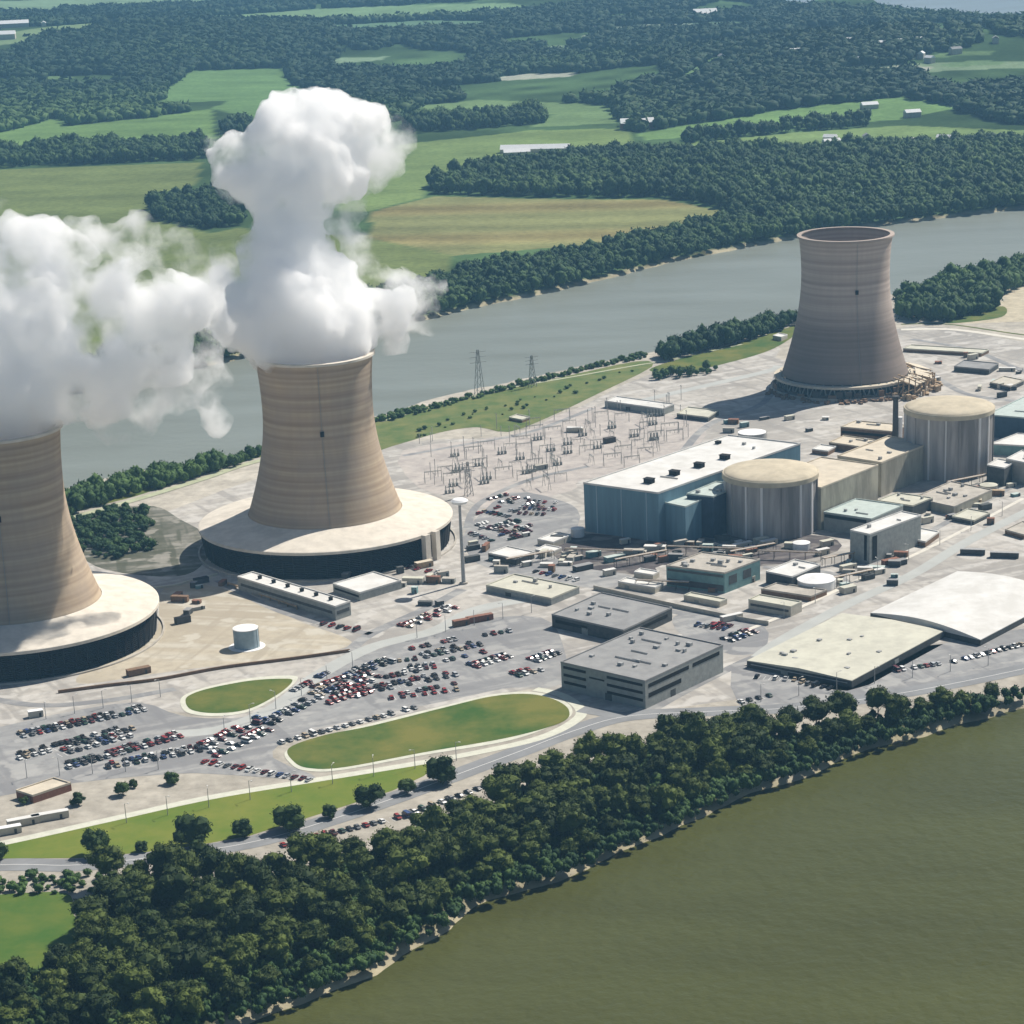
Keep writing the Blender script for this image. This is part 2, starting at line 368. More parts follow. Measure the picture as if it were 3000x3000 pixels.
def build_ground():
    xs = np.concatenate([[-60000, -20000, -8000, -4200, -3200], np.arange(-2600, 2300, 8.5), [2900, 4000, 8000, 20000, 60000]])
    ys = [-4000, -800, 0, 300, 500]; y = 600.0
    while y < 2500: ys.append(y); y += 5.5
    while y < 9000: ys.append(y); y += 5.5 + (y - 2500) * .0035
    ys += [10500, 14000, 25000, 60000]
    ys = np.array(ys, float)
    X, Y = np.meshgrid(xs, ys); nx, ny = len(xs), len(ys)
    Z = hill(X, Y).astype(float)
    core = (Y < 3600) & (Y > 500) & (abs(X) < 2600)
    nr = inside(X, Y, near_river); fr = inside(X, Y, far_river)
    dn = np.full(X.shape, 1e9); df = dn.copy(); di = dn.copy()
    dn[core] = dist_line(X[core], Y[core], near_shore)
    di[core] = dist_line(X[core], Y[core], isl_shore); df[core] = dist_line(X[core], Y[core], far_shore)
    sdn = np.where(nr, -dn, dn)                      # signed distance: positive on land
    db = np.minimum(di, df); sdf = np.where(fr, -db, db)
    sd = np.minimum(sdn, sdf)
    sd = sd + (vnoise(X, Y, 22, 3) - .5) * 7 + (vnoise(X, Y, 9, 5) - .5) * 3
    bank = np.clip((12 - sd) / 20, 0, 1.0)           # 0 inland, 1 under water
    Z = Z - bank * 9.5 * (core | nr | fr)
    fw = inside(X, Y, far_water) & ~inside(X, Y, far_isle); Z = np.where(fw, Z - 6, Z)
    C = np.zeros(X.shape + (4,), np.float32); C[..., 3] = 1
    n1 = vnoise(X, Y, 260, 1); n2 = vnoise(X, Y, 60, 2); n3 = vnoise(X, Y, 18, 4)
    base = np.array([.05, .085, .035]); C[..., :3] = base * (.6 + .9 * n1[..., None] * n2[..., None] * 2)
    isl = (~nr) & (~fr) & (Y < 3000) & ~(inside(X, Y, far_shore + [(3000, 9000), (-3000, 9000)]))
    yard = np.array([.41, .38, .325]) * (.78 + .42 * n2[..., None] * n3[..., None] + .12 * n1[..., None])
    C[..., :3] = np.where(isl[..., None], yard, C[..., :3])
    for k, (poly, col, st) in FW.items():
        msk = inside(X, Y, poly)
        a = .55 * n2 + .35 * n3 + .3 * n1
        band = np.sin((Y + X * .10) / 11.0 + 3 * n1) * .5 + np.sin((Y + X * .06) / 27.0 + 2) * .5
        c = (np.array(col) * 1.25 + .012)[None, None] * (.72 + .45 * a[..., None]) * (1 + st * .45 * band[..., None])
        if k == 'f2': c = c * (1 + np.array([.22, .03, .05]) * np.clip(np.sin((Y + .05 * X) / 34.0 + 1.1), 0, 1)[..., None])
        C[..., :3] = np.where(msk[..., None], c, C[..., :3])
    dm = inside(X, Y, dirt); C[..., :3] = np.where(dm[..., None], np.array([.46, .41, .31]), C[..., :3])
    wd = inside(X, Y, near_wood) & (sdn > 9); C[..., :3] = np.where(wd[..., None], np.array([.035, .05, .018]), C[..., :3])
    sand = core & (sd < 8.5) & (sd > -6) & ((n2 * .6 + n3 * .6) > .32)
    C[..., :3] = np.where((core & (sd <= 9))[..., None], np.array([.09, .085, .045]), C[..., :3])
    C[..., :3] = np.where(sand[..., None], np.array([.36, .32, .22]) * (.7 + .5 * n3[..., None]), C[..., :3])
    me = bpy.data.meshes.new('ground')
    idx = np.arange(nx * ny).reshape(ny, nx)
    q = np.stack([idx[:-1, :-1], idx[:-1, 1:], idx[1:, 1:], idx[1:, :-1]], -1).reshape(-1, 4)
    me.vertices.add(nx * ny); me.vertices.foreach_set('co', np.stack([X, Y, Z], -1).astype(np.float32).ravel())
    me.loops.add(q.size); me.loops.foreach_set('vertex_index', q.ravel().astype(np.int32))
    me.polygons.add(len(q)); me.polygons.foreach_set('loop_start', np.arange(0, q.size, 4, dtype=np.int32))
    me.update(calc_edges=True)
    me.polygons.foreach_set('use_smooth', np.ones(len(q), bool))
    at = me.color_attributes.new('land', 'FLOAT_COLOR', 'POINT'); at.data.foreach_set('color', C.reshape(-1))
    m = bpy.data.materials.new('land_cover'); m.use_nodes = True; n = m.node_tree.nodes; l = m.node_tree.links
    b = n['Principled BSDF']; b.inputs['Roughness'].default_value = 1; b.inputs['Specular IOR Level'].default_value = 0
    a = n.new('ShaderNodeAttribute'); a.attribute_name = 'land'
    tc = n.new('ShaderNodeTexCoord'); t = n.new('ShaderNodeTexNoise'); t.inputs['Scale'].default_value = .12; t.inputs['Detail'].default_value = 8; t.inputs['Roughness'].default_value = .7
    l.new(tc.outputs['Object'], t.inputs['Vector'])
    r = n.new('ShaderNodeMapRange'); r.inputs[1].default_value = .3; r.inputs[2].default_value = .7; r.inputs[3].default_value = .72; r.inputs[4].default_value = 1.22
    l.new(t.outputs[0], r.inputs[0])
    vm = n.new('ShaderNodeVectorMath'); vm.operation = 'SCALE'; l.new(a.outputs['Color'], vm.inputs[0]); l.new(r.outputs[0], vm.inputs['Scale'])
    l.new(vm.outputs[0], b.inputs['Base Color'])
    me.materials.append(m)
    o = bpy.data.objects.new('ground', me); COL.objects.link(o); tag(o, kind='structure')
build_ground()

def sheet(name, poly, z, m, kind='structure'):
    me = bpy.data.meshes.new(name); bm = bmesh.new()
    f = bm.faces.new([bm.verts.new((p[0], p[1], z)) for p in poly]); bmesh.ops.triangulate(bm, faces=[f]); bm.normal_update()
    for f in bm.faces:
        if f.normal.z < 0: f.normal_flip()
    bm.to_mesh(me); bm.free(); me.materials.append(m)
    o = bpy.data.objects.new(name, me); COL.objects.link(o); tag(o, kind=kind); return o
mb = MB(); mb.face([(-6000, -3000, WZ), (6000, -3000, WZ), (6000, 1150, WZ), (-6000, 1150, WZ)])
# the near channel and the far channel of the river are two water sheets
def water(name, poly, m, z=WZ):
    o = sheet(name, poly, z, m); return o
def grow(line, d):
    out = []
    for i, p in enumerate(line):
        a = Vector(line[max(0, i - 1)]); b = Vector(line[min(len(line) - 1, i + 1)]); t = (b - a).normalized()
        out.append((p[0] - t.y * d, p[1] + t.x * d))
    return out
water('river_water', grow(near_shore, 9) + near_river[len(near_shore):], M['water_near'])
water('river_water', grow(isl_shore, -9) + grow(far_shore, 9)[::-1], M['water_far'])
zf = float(np.mean([hill(*p) for p in far_water])) - 1.0
fwp = [(x, y) for x, y in far_water]
bmf = MB()
FWM = water_mat('distant_river_water', (.20, .23, .22), .35, .1, .2, .6)
xs_ = [p[0] for p in fwp]; ys_ = [p[1] for p in fwp]
wverts = []
for i in range(40):
    for j in range(20):
        x0 = min(xs_) + (max(xs_) - min(xs_)) * i / 40; x1 = min(xs_) + (max(xs_) - min(xs_)) * (i + 1) / 40
        y0 = min(ys_) + (max(ys_) - min(ys_)) * j / 20; y1 = min(ys_) + (max(ys_) - min(ys_)) * (j + 1) / 20
        cx, cyy = (x0 + x1) / 2, (y0 + y1) / 2
        if inside(np.array([cx]), np.array([cyy]), far_water)[0] and not inside(np.array([cx]), np.array([cyy]), far_isle)[0]:
            bmf.face([(a, b, float(hill(a, b)) - 2.5) for a, b in ((x0, y0), (x1, y0), (x1, y1), (x0, y1))])
o = bmf.build('river_water', FWM); tag(o, kind='structure')

# ------------------------------------------------------------------ island surfaces
def patch(name, px, z, m, sm=True, n=6):
    poly = GP(px); poly = smooth_poly(poly, n) if sm else poly
    return sheet(name, poly, z, m)
def ribbon(name, px, width, z, m, n=8):
    line = smooth_line(GP(px), n); a = grow(line, width / 2); b = grow(line, -width / 2)
    mb = MB()
    for i in range(len(line) - 1):
        mb.face([(*b[i], z), (*b[i + 1], z), (*a[i + 1], z), (*a[i], z)])
    o = mb.build(name, m); tag(o, kind='structure'); return o

patch('yard', [(-200, 1120), (110, 1030), (330, 960), (480, 905), (760, 835), (960, 822), (1100, 765), (1230, 705), (1460, 650), (1480, 680), (1720, 615), (1932, 645), (2150, 660), (2150, 1190), (1932, 1240), (1600, 1290), (1350, 1325), (1150, 1345), (1000, 1300), (600, 1380), (300, 1340), (-200, 1400)], .02, M['gravel'], n=3)
patch('dirt_yard', [(150, 1290), (300, 1270), (420, 1255), (560, 1240), (650, 1222), (655, 1205), (560, 1170), (420, 1110), (310, 1110), (290, 1200), (180, 1250)], .05, M['sandy'])
patch('car_park', [(-200, 1420), (0, 1372), (120, 1345), (260, 1325), (350, 1352), (480, 1350), (560, 1300), (640, 1255), (760, 1210), (900, 1170), (1020, 1165), (1060, 1210), (1062, 1290), (960, 1298), (830, 1325), (640, 1365), (545, 1395), (515, 1430), (600, 1470), (430, 1462), (330, 1460), (120, 1480), (-200, 1530)], .06, M['asphalt'], n=3)
patch('car_park', [(880, 1000), (960, 930), (1060, 945), (1095, 975), (1080, 1050), (1200, 1090), (1120, 1110), (930, 1075), (880, 1040)], .06, M['asphalt'], n=3)
patch('car_park', [(1270, 1165), (1330, 1155), (1440, 1180), (1440, 1225), (1380, 1235), (1290, 1200)], .06, M['asphalt'], n=3)
patch('car_park', [(1440, 1262), (1380, 1262), (1395, 1330), (1480, 1335), (1640, 1310), (1800, 1285), (2100, 1215), (2100, 1170), (1900, 1190), (1780, 1215), (1640, 1292), (1560, 1300)], .06, M['asphalt'], n=2)
patch('shade_yard', [(1045, 1022), (1100, 1006), (1240, 1018), (1330, 1012), (1440, 1010), (1560, 1012), (1580, 1040), (1440, 1068), (1250, 1066), (1240, 1085), (1160, 1080), (1060, 1062)], .08, M['shadeyard'], n=3)  # dark ground patch with the turbine hall's cast shade painted into it
patch('scrub_ground', [(90, 990), (200, 962), (290, 955), (340, 980), (395, 1015), (385, 1062), (330, 1088), (200, 1075), (140, 1040)], .07, yard_mat('scrubby_ground', (.17, .165, .14), (.07, .075, .05), (.30, .285, .25), 12), n=4)
patch('switchyard', [(760, 850), (960, 822), (1090, 770), (1200, 775), (1330, 800), (1280, 870), (1100, 905), (1080, 925), (930, 960), (880, 940), (790, 920)], .05, mat('switchyard_stone', (.46, .42, .38), col2=(.33, .30, .28), scale=.09, detail=8), n=3)
# roads
ribbon('river_road', [(-300, 1650), (0, 1632), (150, 1632), (330, 1612), (480, 1588), (620, 1548), (760, 1500), (880, 1455), (980, 1418), (1080, 1380), (1180, 1352), (1330, 1343), (1500, 1335), (1700, 1308), (1932, 1262), (2200, 1200)], 13, .09, M['road'])
ribbon('inner_road', [(-300, 1652), (0, 1592), (200, 1548), (400, 1504), (600, 1471), (760, 1445), (900, 1420), (1020, 1392), (1085, 1360), (1095, 1338), (1060, 1312), (1010, 1300)], 5.5, .10, M['kerb'])
ribbon('yard_road', [(330, 1385), (420, 1375), (520, 1335), (600, 1275), (700, 1222), (820, 1190), (900, 1150), (1000, 1130)], 10, .10, mat('pale_road', (.40, .41, .39), var=.08, scale=.05))
ribbon('yard_road', [(1095, 1338), (1180, 1352)], 9, .11, M['road'])
ribbon('plant_road', [(1430, 1240), (1480, 1205), (1600, 1140), (1720, 1085), (1820, 1025), (1932, 968), (2100, 890)], 8, .10, mat('pale_road', (.4, .4, .39)))
ribbon('plant_road', [(1380, 1200), (1480, 1160), (1640, 1085), (1760, 1030), (1932, 940)], 3, .12, mat('light_strip', (.6, .57, .5), var=.1))
ribbon('dike_road', [(-200, 1045), (110, 982), (250, 945), (380, 905), (480, 872), (600, 850)], 7, .30, mat('dike_top', (.38, .40, .27), var=.15, scale=.1))
ribbon('bank_road', [(720, 796), (900, 745), (1100, 708), (1200, 690), (1260, 680), (1400, 650)], 3, .3, mat('dike_top', (.4, .4, .3)))
ribbon('yard_road', [(1150, 770), (1300, 735), (1450, 700), (1470, 690)], 9, .1, mat('pale_road', (.4, .4, .39)))
ribbon('plant_road', [(1700, 622), (1800, 622), (1932, 640), (2100, 660)], 7, .1, mat('light_strip', (.6, .57, .5)))
ribbon('plant_road', [(1700, 612), (1790, 612), (1932, 632), (2100, 650)], 3, .14, M['grassd'])
for px_, w_ in [([(872, 1112), (800, 1150), (700, 1196), (660, 1228)], 7), ([(880, 1000), (905, 950), (1000, 905), (1110, 880)], 5), ([(1470, 700), (1440, 760), (1340, 800), (1290, 850)], 6), ([(1720, 640), (1830, 660), (1932, 700), (2050, 740)], 6),
    ([(1090, 1140), (1180, 1140), (1300, 1160), (1400, 1185)], 6), ([(2050, 790), (1932, 760), (1820, 742), (1750, 700)], 6), ([(-100, 1300), (60, 1330), (200, 1322), (330, 1300)], 6), ([(760, 860), (880, 838), (1000, 815), (1120, 770)], 5), ([(410, 1095), (520, 1150), (620, 1180), (700, 1196)], 5),
    ([(1580, 1090), (1650, 1060), (1760, 1000), (1932, 905)], 5), ([(1440, 1070), (1560, 1080), (1600, 1100)], 5), ([(1220, 1345), (1300, 1300), (1400, 1250), (1440, 1235)], 6)]:
    ribbon('service_road', px_, w_, .085, M['asphalt'])
ribbon('road_marking', [(-300, 1650), (0, 1632), (150, 1632), (330, 1612), (480, 1588), (620, 1548), (760, 1500), (880, 1455), (980, 1418), (1080, 1380), (1180, 1352), (1330, 1343), (1500, 1335), (1700, 1308), (1932, 1262), (2200, 1200)], .35, .13, M['paint'])
# lawns
L_OVAL = [(545, 1412), (555, 1438), (585, 1450), (650, 1448), (800, 1420), (960, 1392), (1058, 1364), (1074, 1342), (1050, 1322), (1000, 1310), (930, 1314), (840, 1335), (700, 1370), (610, 1388)]
patch('kerb', [(x + (x - 800) * .02, y + (5 if y > 1375 else -4)) for x, y in L_OVAL], .14, M['kerb'])
patch('lawn', L_OVAL, .18, M['grassd'])
S_OVAL = [(350, 1322), (362, 1340), (410, 1346), (470, 1338), (525, 1310), (552, 1285), (530, 1281), (470, 1285), (400, 1298), (362, 1310)]
patch('kerb', [(x + (x - 450) * .10, y + (y - 1314) * .18) for x, y in S_OVAL], .14, M['kerb'])
patch('lawn', S_OVAL, .18, M['grassd'])
patch('lawn', [(-200, 1634), (0, 1590), (200, 1548), (400, 1504), (600, 1470), (760, 1444), (835, 1436), (800, 1464), (740, 1492), (600, 1537), (470, 1577), (330, 1603), (150, 1619), (0, 1620), (-200, 1635)], .065, M['grassb'], sm=False)
patch('lawn', [(-200, 1705), (0, 1688), (125, 1686), (140, 1728), (185, 1740), (178, 1800), (110, 1850), (-200, 1880)], .10, mat('vivid_lawn', (.05, .115, .016), col2=(.10, .14, .022), scale=.05, detail=7))
patch('lawn', [(700, 850), (715, 790), (900, 748), (1060, 712), (1200, 682), (1230, 692), (1130, 742), (1040, 785), (960, 815), (900, 806), (830, 816), (740, 842)], .12, mat('bank_grass', (.07, .12, .03), col2=(.16, .17, .055), scale=.05, detail=8), n=3)
patch('lawn', [(1225, 698), (1300, 672), (1420, 640), (1510, 612), (1500, 632), (1450, 662), (1360, 688), (1290, 702)], .14, M['grassd'])
patch('lawn', [(1780, 604), (1830, 590), (1892, 578), (1890, 598), (1800, 610)], .12, M['grassd'])
patch('lawn', [(-200, 1040), (110, 965), (250, 925), (400, 885), (490, 848), (600, 825), (600, 840), (480, 865), (250, 938), (110, 974), (-200, 1050)], .10, M['grassd'], sm=False)

# ------------------------------------------------------------------ cooling towers
def shell_mat():
    m = bpy.data.materials.new('tower_shell_concrete'); m.use_nodes = True; n = m.node_tree.nodes; l = m.node_tree.links
    b = n['Principled BSDF']; b.inputs['Roughness'].default_value = .95; b.inputs['Specular IOR Level'].default_value = .1
    tc = n.new('ShaderNodeTexCoord')
    def noise(scale, vec, det=3):
        mp = n.new('ShaderNodeMapping'); mp.inputs['Scale'].default_value = scale; l.new(tc.outputs['Object'], mp.inputs[0])
        t = n.new('ShaderNodeTexNoise'); t.inputs['Scale'].default_value = 1; t.inputs['Detail'].default_value = det; l.new(mp.outputs[0], t.inputs['Vector'])
        r = n.new('ShaderNodeMapRange'); r.inputs[1].default_value = .35; r.inputs[2].default_value = .65; l.new(t.outputs[0], r.inputs[0]); return r.outputs[0]
    lifts = noise((.003, .003, .33), None, 2); patchy = noise((.04, .04, .06), None, 4); streaks = noise((.35, .35, .012), None, 3)
    def mix(f, a, c, k=1.0):
        x = n.new('ShaderNodeMix'); x.data_type = 'RGBA'
        mm = n.new('ShaderNodeMath'); mm.operation = 'MULTIPLY'; mm.inputs[1].default_value = k; l.new(f, mm.inputs[0]); l.new(mm.outputs[0], x.inputs[0])
        for s, v in ((6, a), (7, c)):
            if isinstance(v, tuple): x.inputs[s].default_value = (*v, 1)
            else: l.new(v, x.inputs[s])
        return x.outputs[2]
    c = mix(lifts, (.50, .395, .275), (.29, .215, .150), .85)
    c = mix(patchy, c, (.34, .29, .25), .45)
    c = mix(streaks, c, (.27, .22, .18), .18)
    l.new(c, b.inputs['Base Color']); return m
M['shell'] = shell_mat()
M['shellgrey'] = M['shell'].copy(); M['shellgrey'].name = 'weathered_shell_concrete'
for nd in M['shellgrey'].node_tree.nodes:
    if nd.type == 'MIX':
        for s in (6, 7):
            v = nd.inputs[s].default_value; g = (v[0] + v[1] + v[2]) / 3
            nd.inputs[s].default_value = (g * 1.18 * 1.12, g * .99 * 1.12, g * .86 * 1.12, 1)

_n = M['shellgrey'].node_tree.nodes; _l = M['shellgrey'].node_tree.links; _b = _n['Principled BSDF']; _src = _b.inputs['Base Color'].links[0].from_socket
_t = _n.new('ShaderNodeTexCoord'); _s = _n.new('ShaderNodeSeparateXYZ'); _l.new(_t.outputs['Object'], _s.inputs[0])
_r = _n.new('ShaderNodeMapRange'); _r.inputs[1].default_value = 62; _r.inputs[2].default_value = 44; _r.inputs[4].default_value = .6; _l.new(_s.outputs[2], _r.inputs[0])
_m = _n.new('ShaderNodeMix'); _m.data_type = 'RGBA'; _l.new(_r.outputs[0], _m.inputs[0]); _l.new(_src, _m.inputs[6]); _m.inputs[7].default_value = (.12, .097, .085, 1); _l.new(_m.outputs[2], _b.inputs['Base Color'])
TH = 114.5
def rad(z, rb=46.0, rt=32.2, z0=18.0, zt=84.0):
    if z < zt:
        k = (zt - z) / (zt - z0); return math.sqrt(rt * rt + (rb * rb - rt * rt) * k * k)
    k = (z - zt) / (TH - zt); return rt + 1.9 * k * k
def shell(parent, z0, m, rb):
    zs = [z0 + (TH - z0) * i / 60 for i in range(61)]
    mb = MB()
    mb.lathe([(rad(z, rb, z0=z0), z) for z in zs], 128)
    ri = [(rad(z, rb, z0=z0) - .9, z) for z in zs][::-1]
    mb.lathe([(rad(TH, rb, z0=z0), TH)] + ri + [(rad(z0, rb, z0=z0), z0)], 128)
    o = mb.build('shell', m, parent, smooth=True)
    # climbing ladder line and inspection openings up the shell
    mb = MB(); a = math.atan2(-1, .15)
    pts = [Vector((rad(z, rb, z0=z0) * math.cos(a), rad(z, rb, z0=z0) * math.sin(a), z)) * 1 for z in zs]
    for p, q in zip(pts[:-1], pts[1:]):
        d = Vector((math.cos(a), math.sin(a), 0)) * .35
        mb.rod(p + d, q + d, .16, 4)
    mb.build('ladder', M['greywall'], parent)
    mb = MB(); z = 73.0; r = rad(z, rb, z0=z0) + .05
    mb.box((r * math.cos(a - .0) + .0, r * math.sin(a), z), 2.2, 1.2, 3.0, a + math.pi / 2)
    mb.build('hatch', M['black'], parent)
    mb = MB(); r = rad(TH, rb, z0=z0)
    mb.lathe([(r + .02, TH - 1.0), (r + 1.3, TH - .8), (r + 1.3, TH + .5), (r - 1.9, TH + .5), (r - 1.9, TH - .3), (r - .92, TH - 1.0)], 128)
    mb.build('rim', M['apron'] if m is M['shell'] else m, parent)
    return o

def crossflow_tower(gpx, label, stairs):
    ZR = 16.4; RO = 74.6
    g = G(*gpx, ZR); t = empty('cooling_tower', (g.x, g.y, 0)); tag(t, label, 'cooling tower', 'pair of steaming cooling towers')
    shell(t, ZR + 5.4, M['shell'], 45.4)
    mb = MB(); mb.lathe([(45.6, ZR + 5.7), (47.1, ZR + 5.3), (RO, ZR + .5), (RO + .7, ZR + .2), (RO + .7, ZR - 1.4), (RO - .6, ZR - 1.4), (RO - .6, ZR - .9), (46.2, ZR + 4)], 128)
    mb.build('apron_roof', M['apron'], t, smooth=False)
    mb = MB(); mb.lathe([(RO - 3.2, 0), (RO - 1.6, ZR - 1.42)], 128)
    for k in range(14):
        z = .8 + k * 1.1; r = RO - 3.0 + 1.5 * z / ZR; mb.lathe([(r - .1, z + .22), (r + .75, z)], 128)
    for k in range(72):
        a = 2 * math.pi * k / 72; p = Vector(((RO - 2.4) * math.cos(a), (RO - 2.4) * math.sin(a), 0)); q = Vector(((RO - .2) * math.cos(a), (RO - .2) * math.sin(a), ZR - 1.42)); mb.rod(p, q, .22, 4, 1)
    mb.build('fill_louvres', [M['louvre'], M['louvre']], t)
    mb = MB(); mb.lathe([(RO + 1.2, 0), (RO + 1.2, .9), (RO + 2.2, .9), (RO + 2.2, 0)], 128); mb.build('basin_kerb', M['concrete'], t)
    if stairs:
        for a in stairs:
            mb = MB(); c = Vector(((RO + 2.6) * math.cos(a), (RO + 2.6) * math.sin(a), 0))
            mb.box((c.x, c.y, 0), 3.2, 4.4, ZR + .6, a); mb.build('stair_tower', M['apron'], t)
    return t
tA = crossflow_tower((615, 978), 'steaming beige cooling tower whose whole flared base stands beside the long white shed', (R(-37), R(-30)))
tB = crossflow_tower((30, 1151), 'steaming beige cooling tower cut by the photo edge, next to the small water tank', None)

TH = 111.0
gC = G(1594, 728); tC = empty('cooling_tower', (gC.x, gC.y, 0)); tag(tC, 'idle grey cooling tower with open mouth and stripped brown base, across the plant', 'cooling tower')
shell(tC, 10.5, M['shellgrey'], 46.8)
mb = MB()
for k in range(44):
    a = 2 * math.pi * k / 44; b = a + math.pi / 44; c = a - math.pi / 44
    top = Vector((48.2 * math.cos(a), 48.2 * math.sin(a), 10.6))
    mb = MB()
    for e in (b, c): mb.rod((51.5 * math.cos(e), 51.5 * math.sin(e), 0), top, .55, 5)
    mb.build('support_leg', M['greywall'], tC)
mb = MB(); mb.lathe([(47.2, 8.2), (52.5, 8.2), (52.5, 9.9), (47.2, 9.9)], 96); mb.build('ring_beam', M['beigeroof'], tC)
mb = MB(); mb.lathe([(54, 0), (54, 2.2), (55.2, 2.2), (55.2, 0)], 96); mb.build('basin_kerb', M['concrete'], tC)
mb = MB(); mb.lathe([(53, .3), (0.1, .3)], 64); mb.build('basin_floor', M['dsteel'], tC)
mb = MB(); mb.lathe([(44, .3), (44, 9)], 96); mb.build('shade_core', M['louvre'], tC)  # dark cylinder painted in for the shade inside the tower base
for k in range(26):
    a = R(-175) + k * R(6.6); rC = random.Random(k * 13)
    if rC.random() < .12: continue
    mb = MB(); h_ = rC.uniform(3.5, 7.6); mb.lathe([(53.6, .1), (53.8, h_), (54.6, h_), (54.6, .1)], 4, a0=a, a1=a + R(rC.uniform(4.6, 6.6))); mb.build('shade_basin_panel', M['dsteel' if rC.random() < .7 else 'brown'], tC)  # dark panels stand in for the tower's shadow band below the ring
mb = MB()
for k in range(60):
    a = R(-170) + random.random() * R(130); r0 = random.uniform(55.5, 63)
    mb.box((r0 * math.cos(a), r0 * math.sin(a), 0), random.uniform(1.5, 5), random.uniform(1, 3), random.uniform(.5, 2.6), random.random() * 3)
tag(mb.build('rubble', M['brown'], tC), kind='stuff')
mb = MB()                # the fill ring that has not been cleared yet, at the right
for k in range(15):
    a = R(-52) + k * R(6.2)
    hgt = 12.5 - .55 * k + 1.8 * math.sin(k * 2.1)
    for rr in (55, 60, 65.5):
        if random.random() < .82: mb.rod((rr * math.cos(a), rr * math.sin(a), 0), (rr * math.cos(a) * 1.01, rr * math.sin(a) * 1.01, hgt * (1.12 - .01 * (rr - 50))), .55, 4)
    mb.rod((50 * math.cos(a), 50 * math.sin(a), hgt * 1.08), (66 * math.cos(a), 66 * math.sin(a), hgt * .88), .5, 4)
mb.build('fill_frame', M['tan'], tC)
mb = MB()
for k in range(70):
    a = R(-55) + random.random() * R(95); r0 = random.uniform(52, 68); z = random.uniform(0, 11 * (1 - (r0 - 52) / 30))
    d = random.uniform(-.6, .6) + a + math.pi / 2; L = random.uniform(4, 13)
    p = Vector((r0 * math.cos(a), r0 * math.sin(a), z)); mb.rod(p, p + Vector((math.cos(d) * L, math.sin(d) * L, random.uniform(-2, 3))), random.uniform(.3, .8), 4)
for k in range(60):
    a = R(-60) + random.random() * R(105); r0 = random.uniform(54, 73)
    mb.box((r0 * math.cos(a), r0 * math.sin(a), 0), random.uniform(2, 6), random.uniform(1.5, 4), random.uniform(.8, 4.5), random.random() * 3)
mb.build('fill_debris', M['tan'], tC)
for a in (R(-36), R(-12), R(14)):
    mb = MB(); p = Vector((58 * math.cos(a), 58 * math.sin(a), 9.5)); d = a + math.pi / 2 + .1
    mb.add([p + Vector((math.cos(d) * s * 11 + math.cos(a) * t * 6, math.sin(d) * s * 11 + math.sin(a) * t * 6, -t * 1.6 + e)) for e in (0, .7) for s, t in ((-1, -1), (1, -1), (1, 1), (-1, 1))], [[0, 1, 2, 3][::-1], [4, 5, 6, 7], [0, 1, 5, 4], [1, 2, 6, 5], [2, 3, 7, 6], [3, 0, 4, 7]])
    mb.build('deck_slab', M['beigeroof'], tC)

# ------------------------------------------------------------------ containments
def containment(rim_px, drop_px, R0, name_label, ribs=16):
    """rim_px: (left, right, front) sight lines of the roof edge; base from the drop of the front edge."""
    z = zroof(rim_px[2], drop_px); Lp, Rp = G(*rim_px[0], z), G(*rim_px[1], z)
    c = (Lp + Rp) / 2; r = (Lp - Rp).length / 2
    t = empty('containment_building', (c.x, c.y, 0)); tag(t, name_label, 'containment building')
    mb = MB(); mb.lathe([(r * .96, 0), (r * .96, z - 2.6)], 96); mb.build('wall', M['contwall'], t, smooth=True)
    mb = MB(); mb.lathe([(r * .955, z - 2.9), (r, z - 2.6), (r, z), (r * .985, z + .5), (r * .955, z + .5)], 96); mb.build('ring_girder', M['conttop'], t)
    mb = MB(); prof = [(r * .97 * math.cos(k / 10 * math.pi / 2), z + .3 + r * .12 * math.sin(k / 10 * math.pi / 2)) for k in range(10)] + [(.01, z + .3 + r * .12)]
    mb.lathe(prof, 96); mb.build('dome', M['conttop'], t, smooth=True)
    rnd = random.Random(int(r * 100))
    for k in range(ribs):
        a = 2 * math.pi * (k + .4) / ribs + rnd.uniform(-.06, .06); w = rnd.uniform(.7, 2.0); mb = MB()
        rr = r * .96
        mb.box((rr * math.cos(a), rr * math.sin(a), 0), 1.6, w, z - 2.62, a); mb.build('buttress', M['contrib'] if k % 3 else M['contwall'], t)
    return t, c, r, z
c1 = containment(((1362, 893), (1545, 887), (1455, 911)), 108, 0, 'round concrete containment building in front of the blue turbine hall')
c2 = containment(((1705, 770), (1877, 765), (1793, 787)), 122, 0, 'round concrete containment building at the far end, near the idle tower')

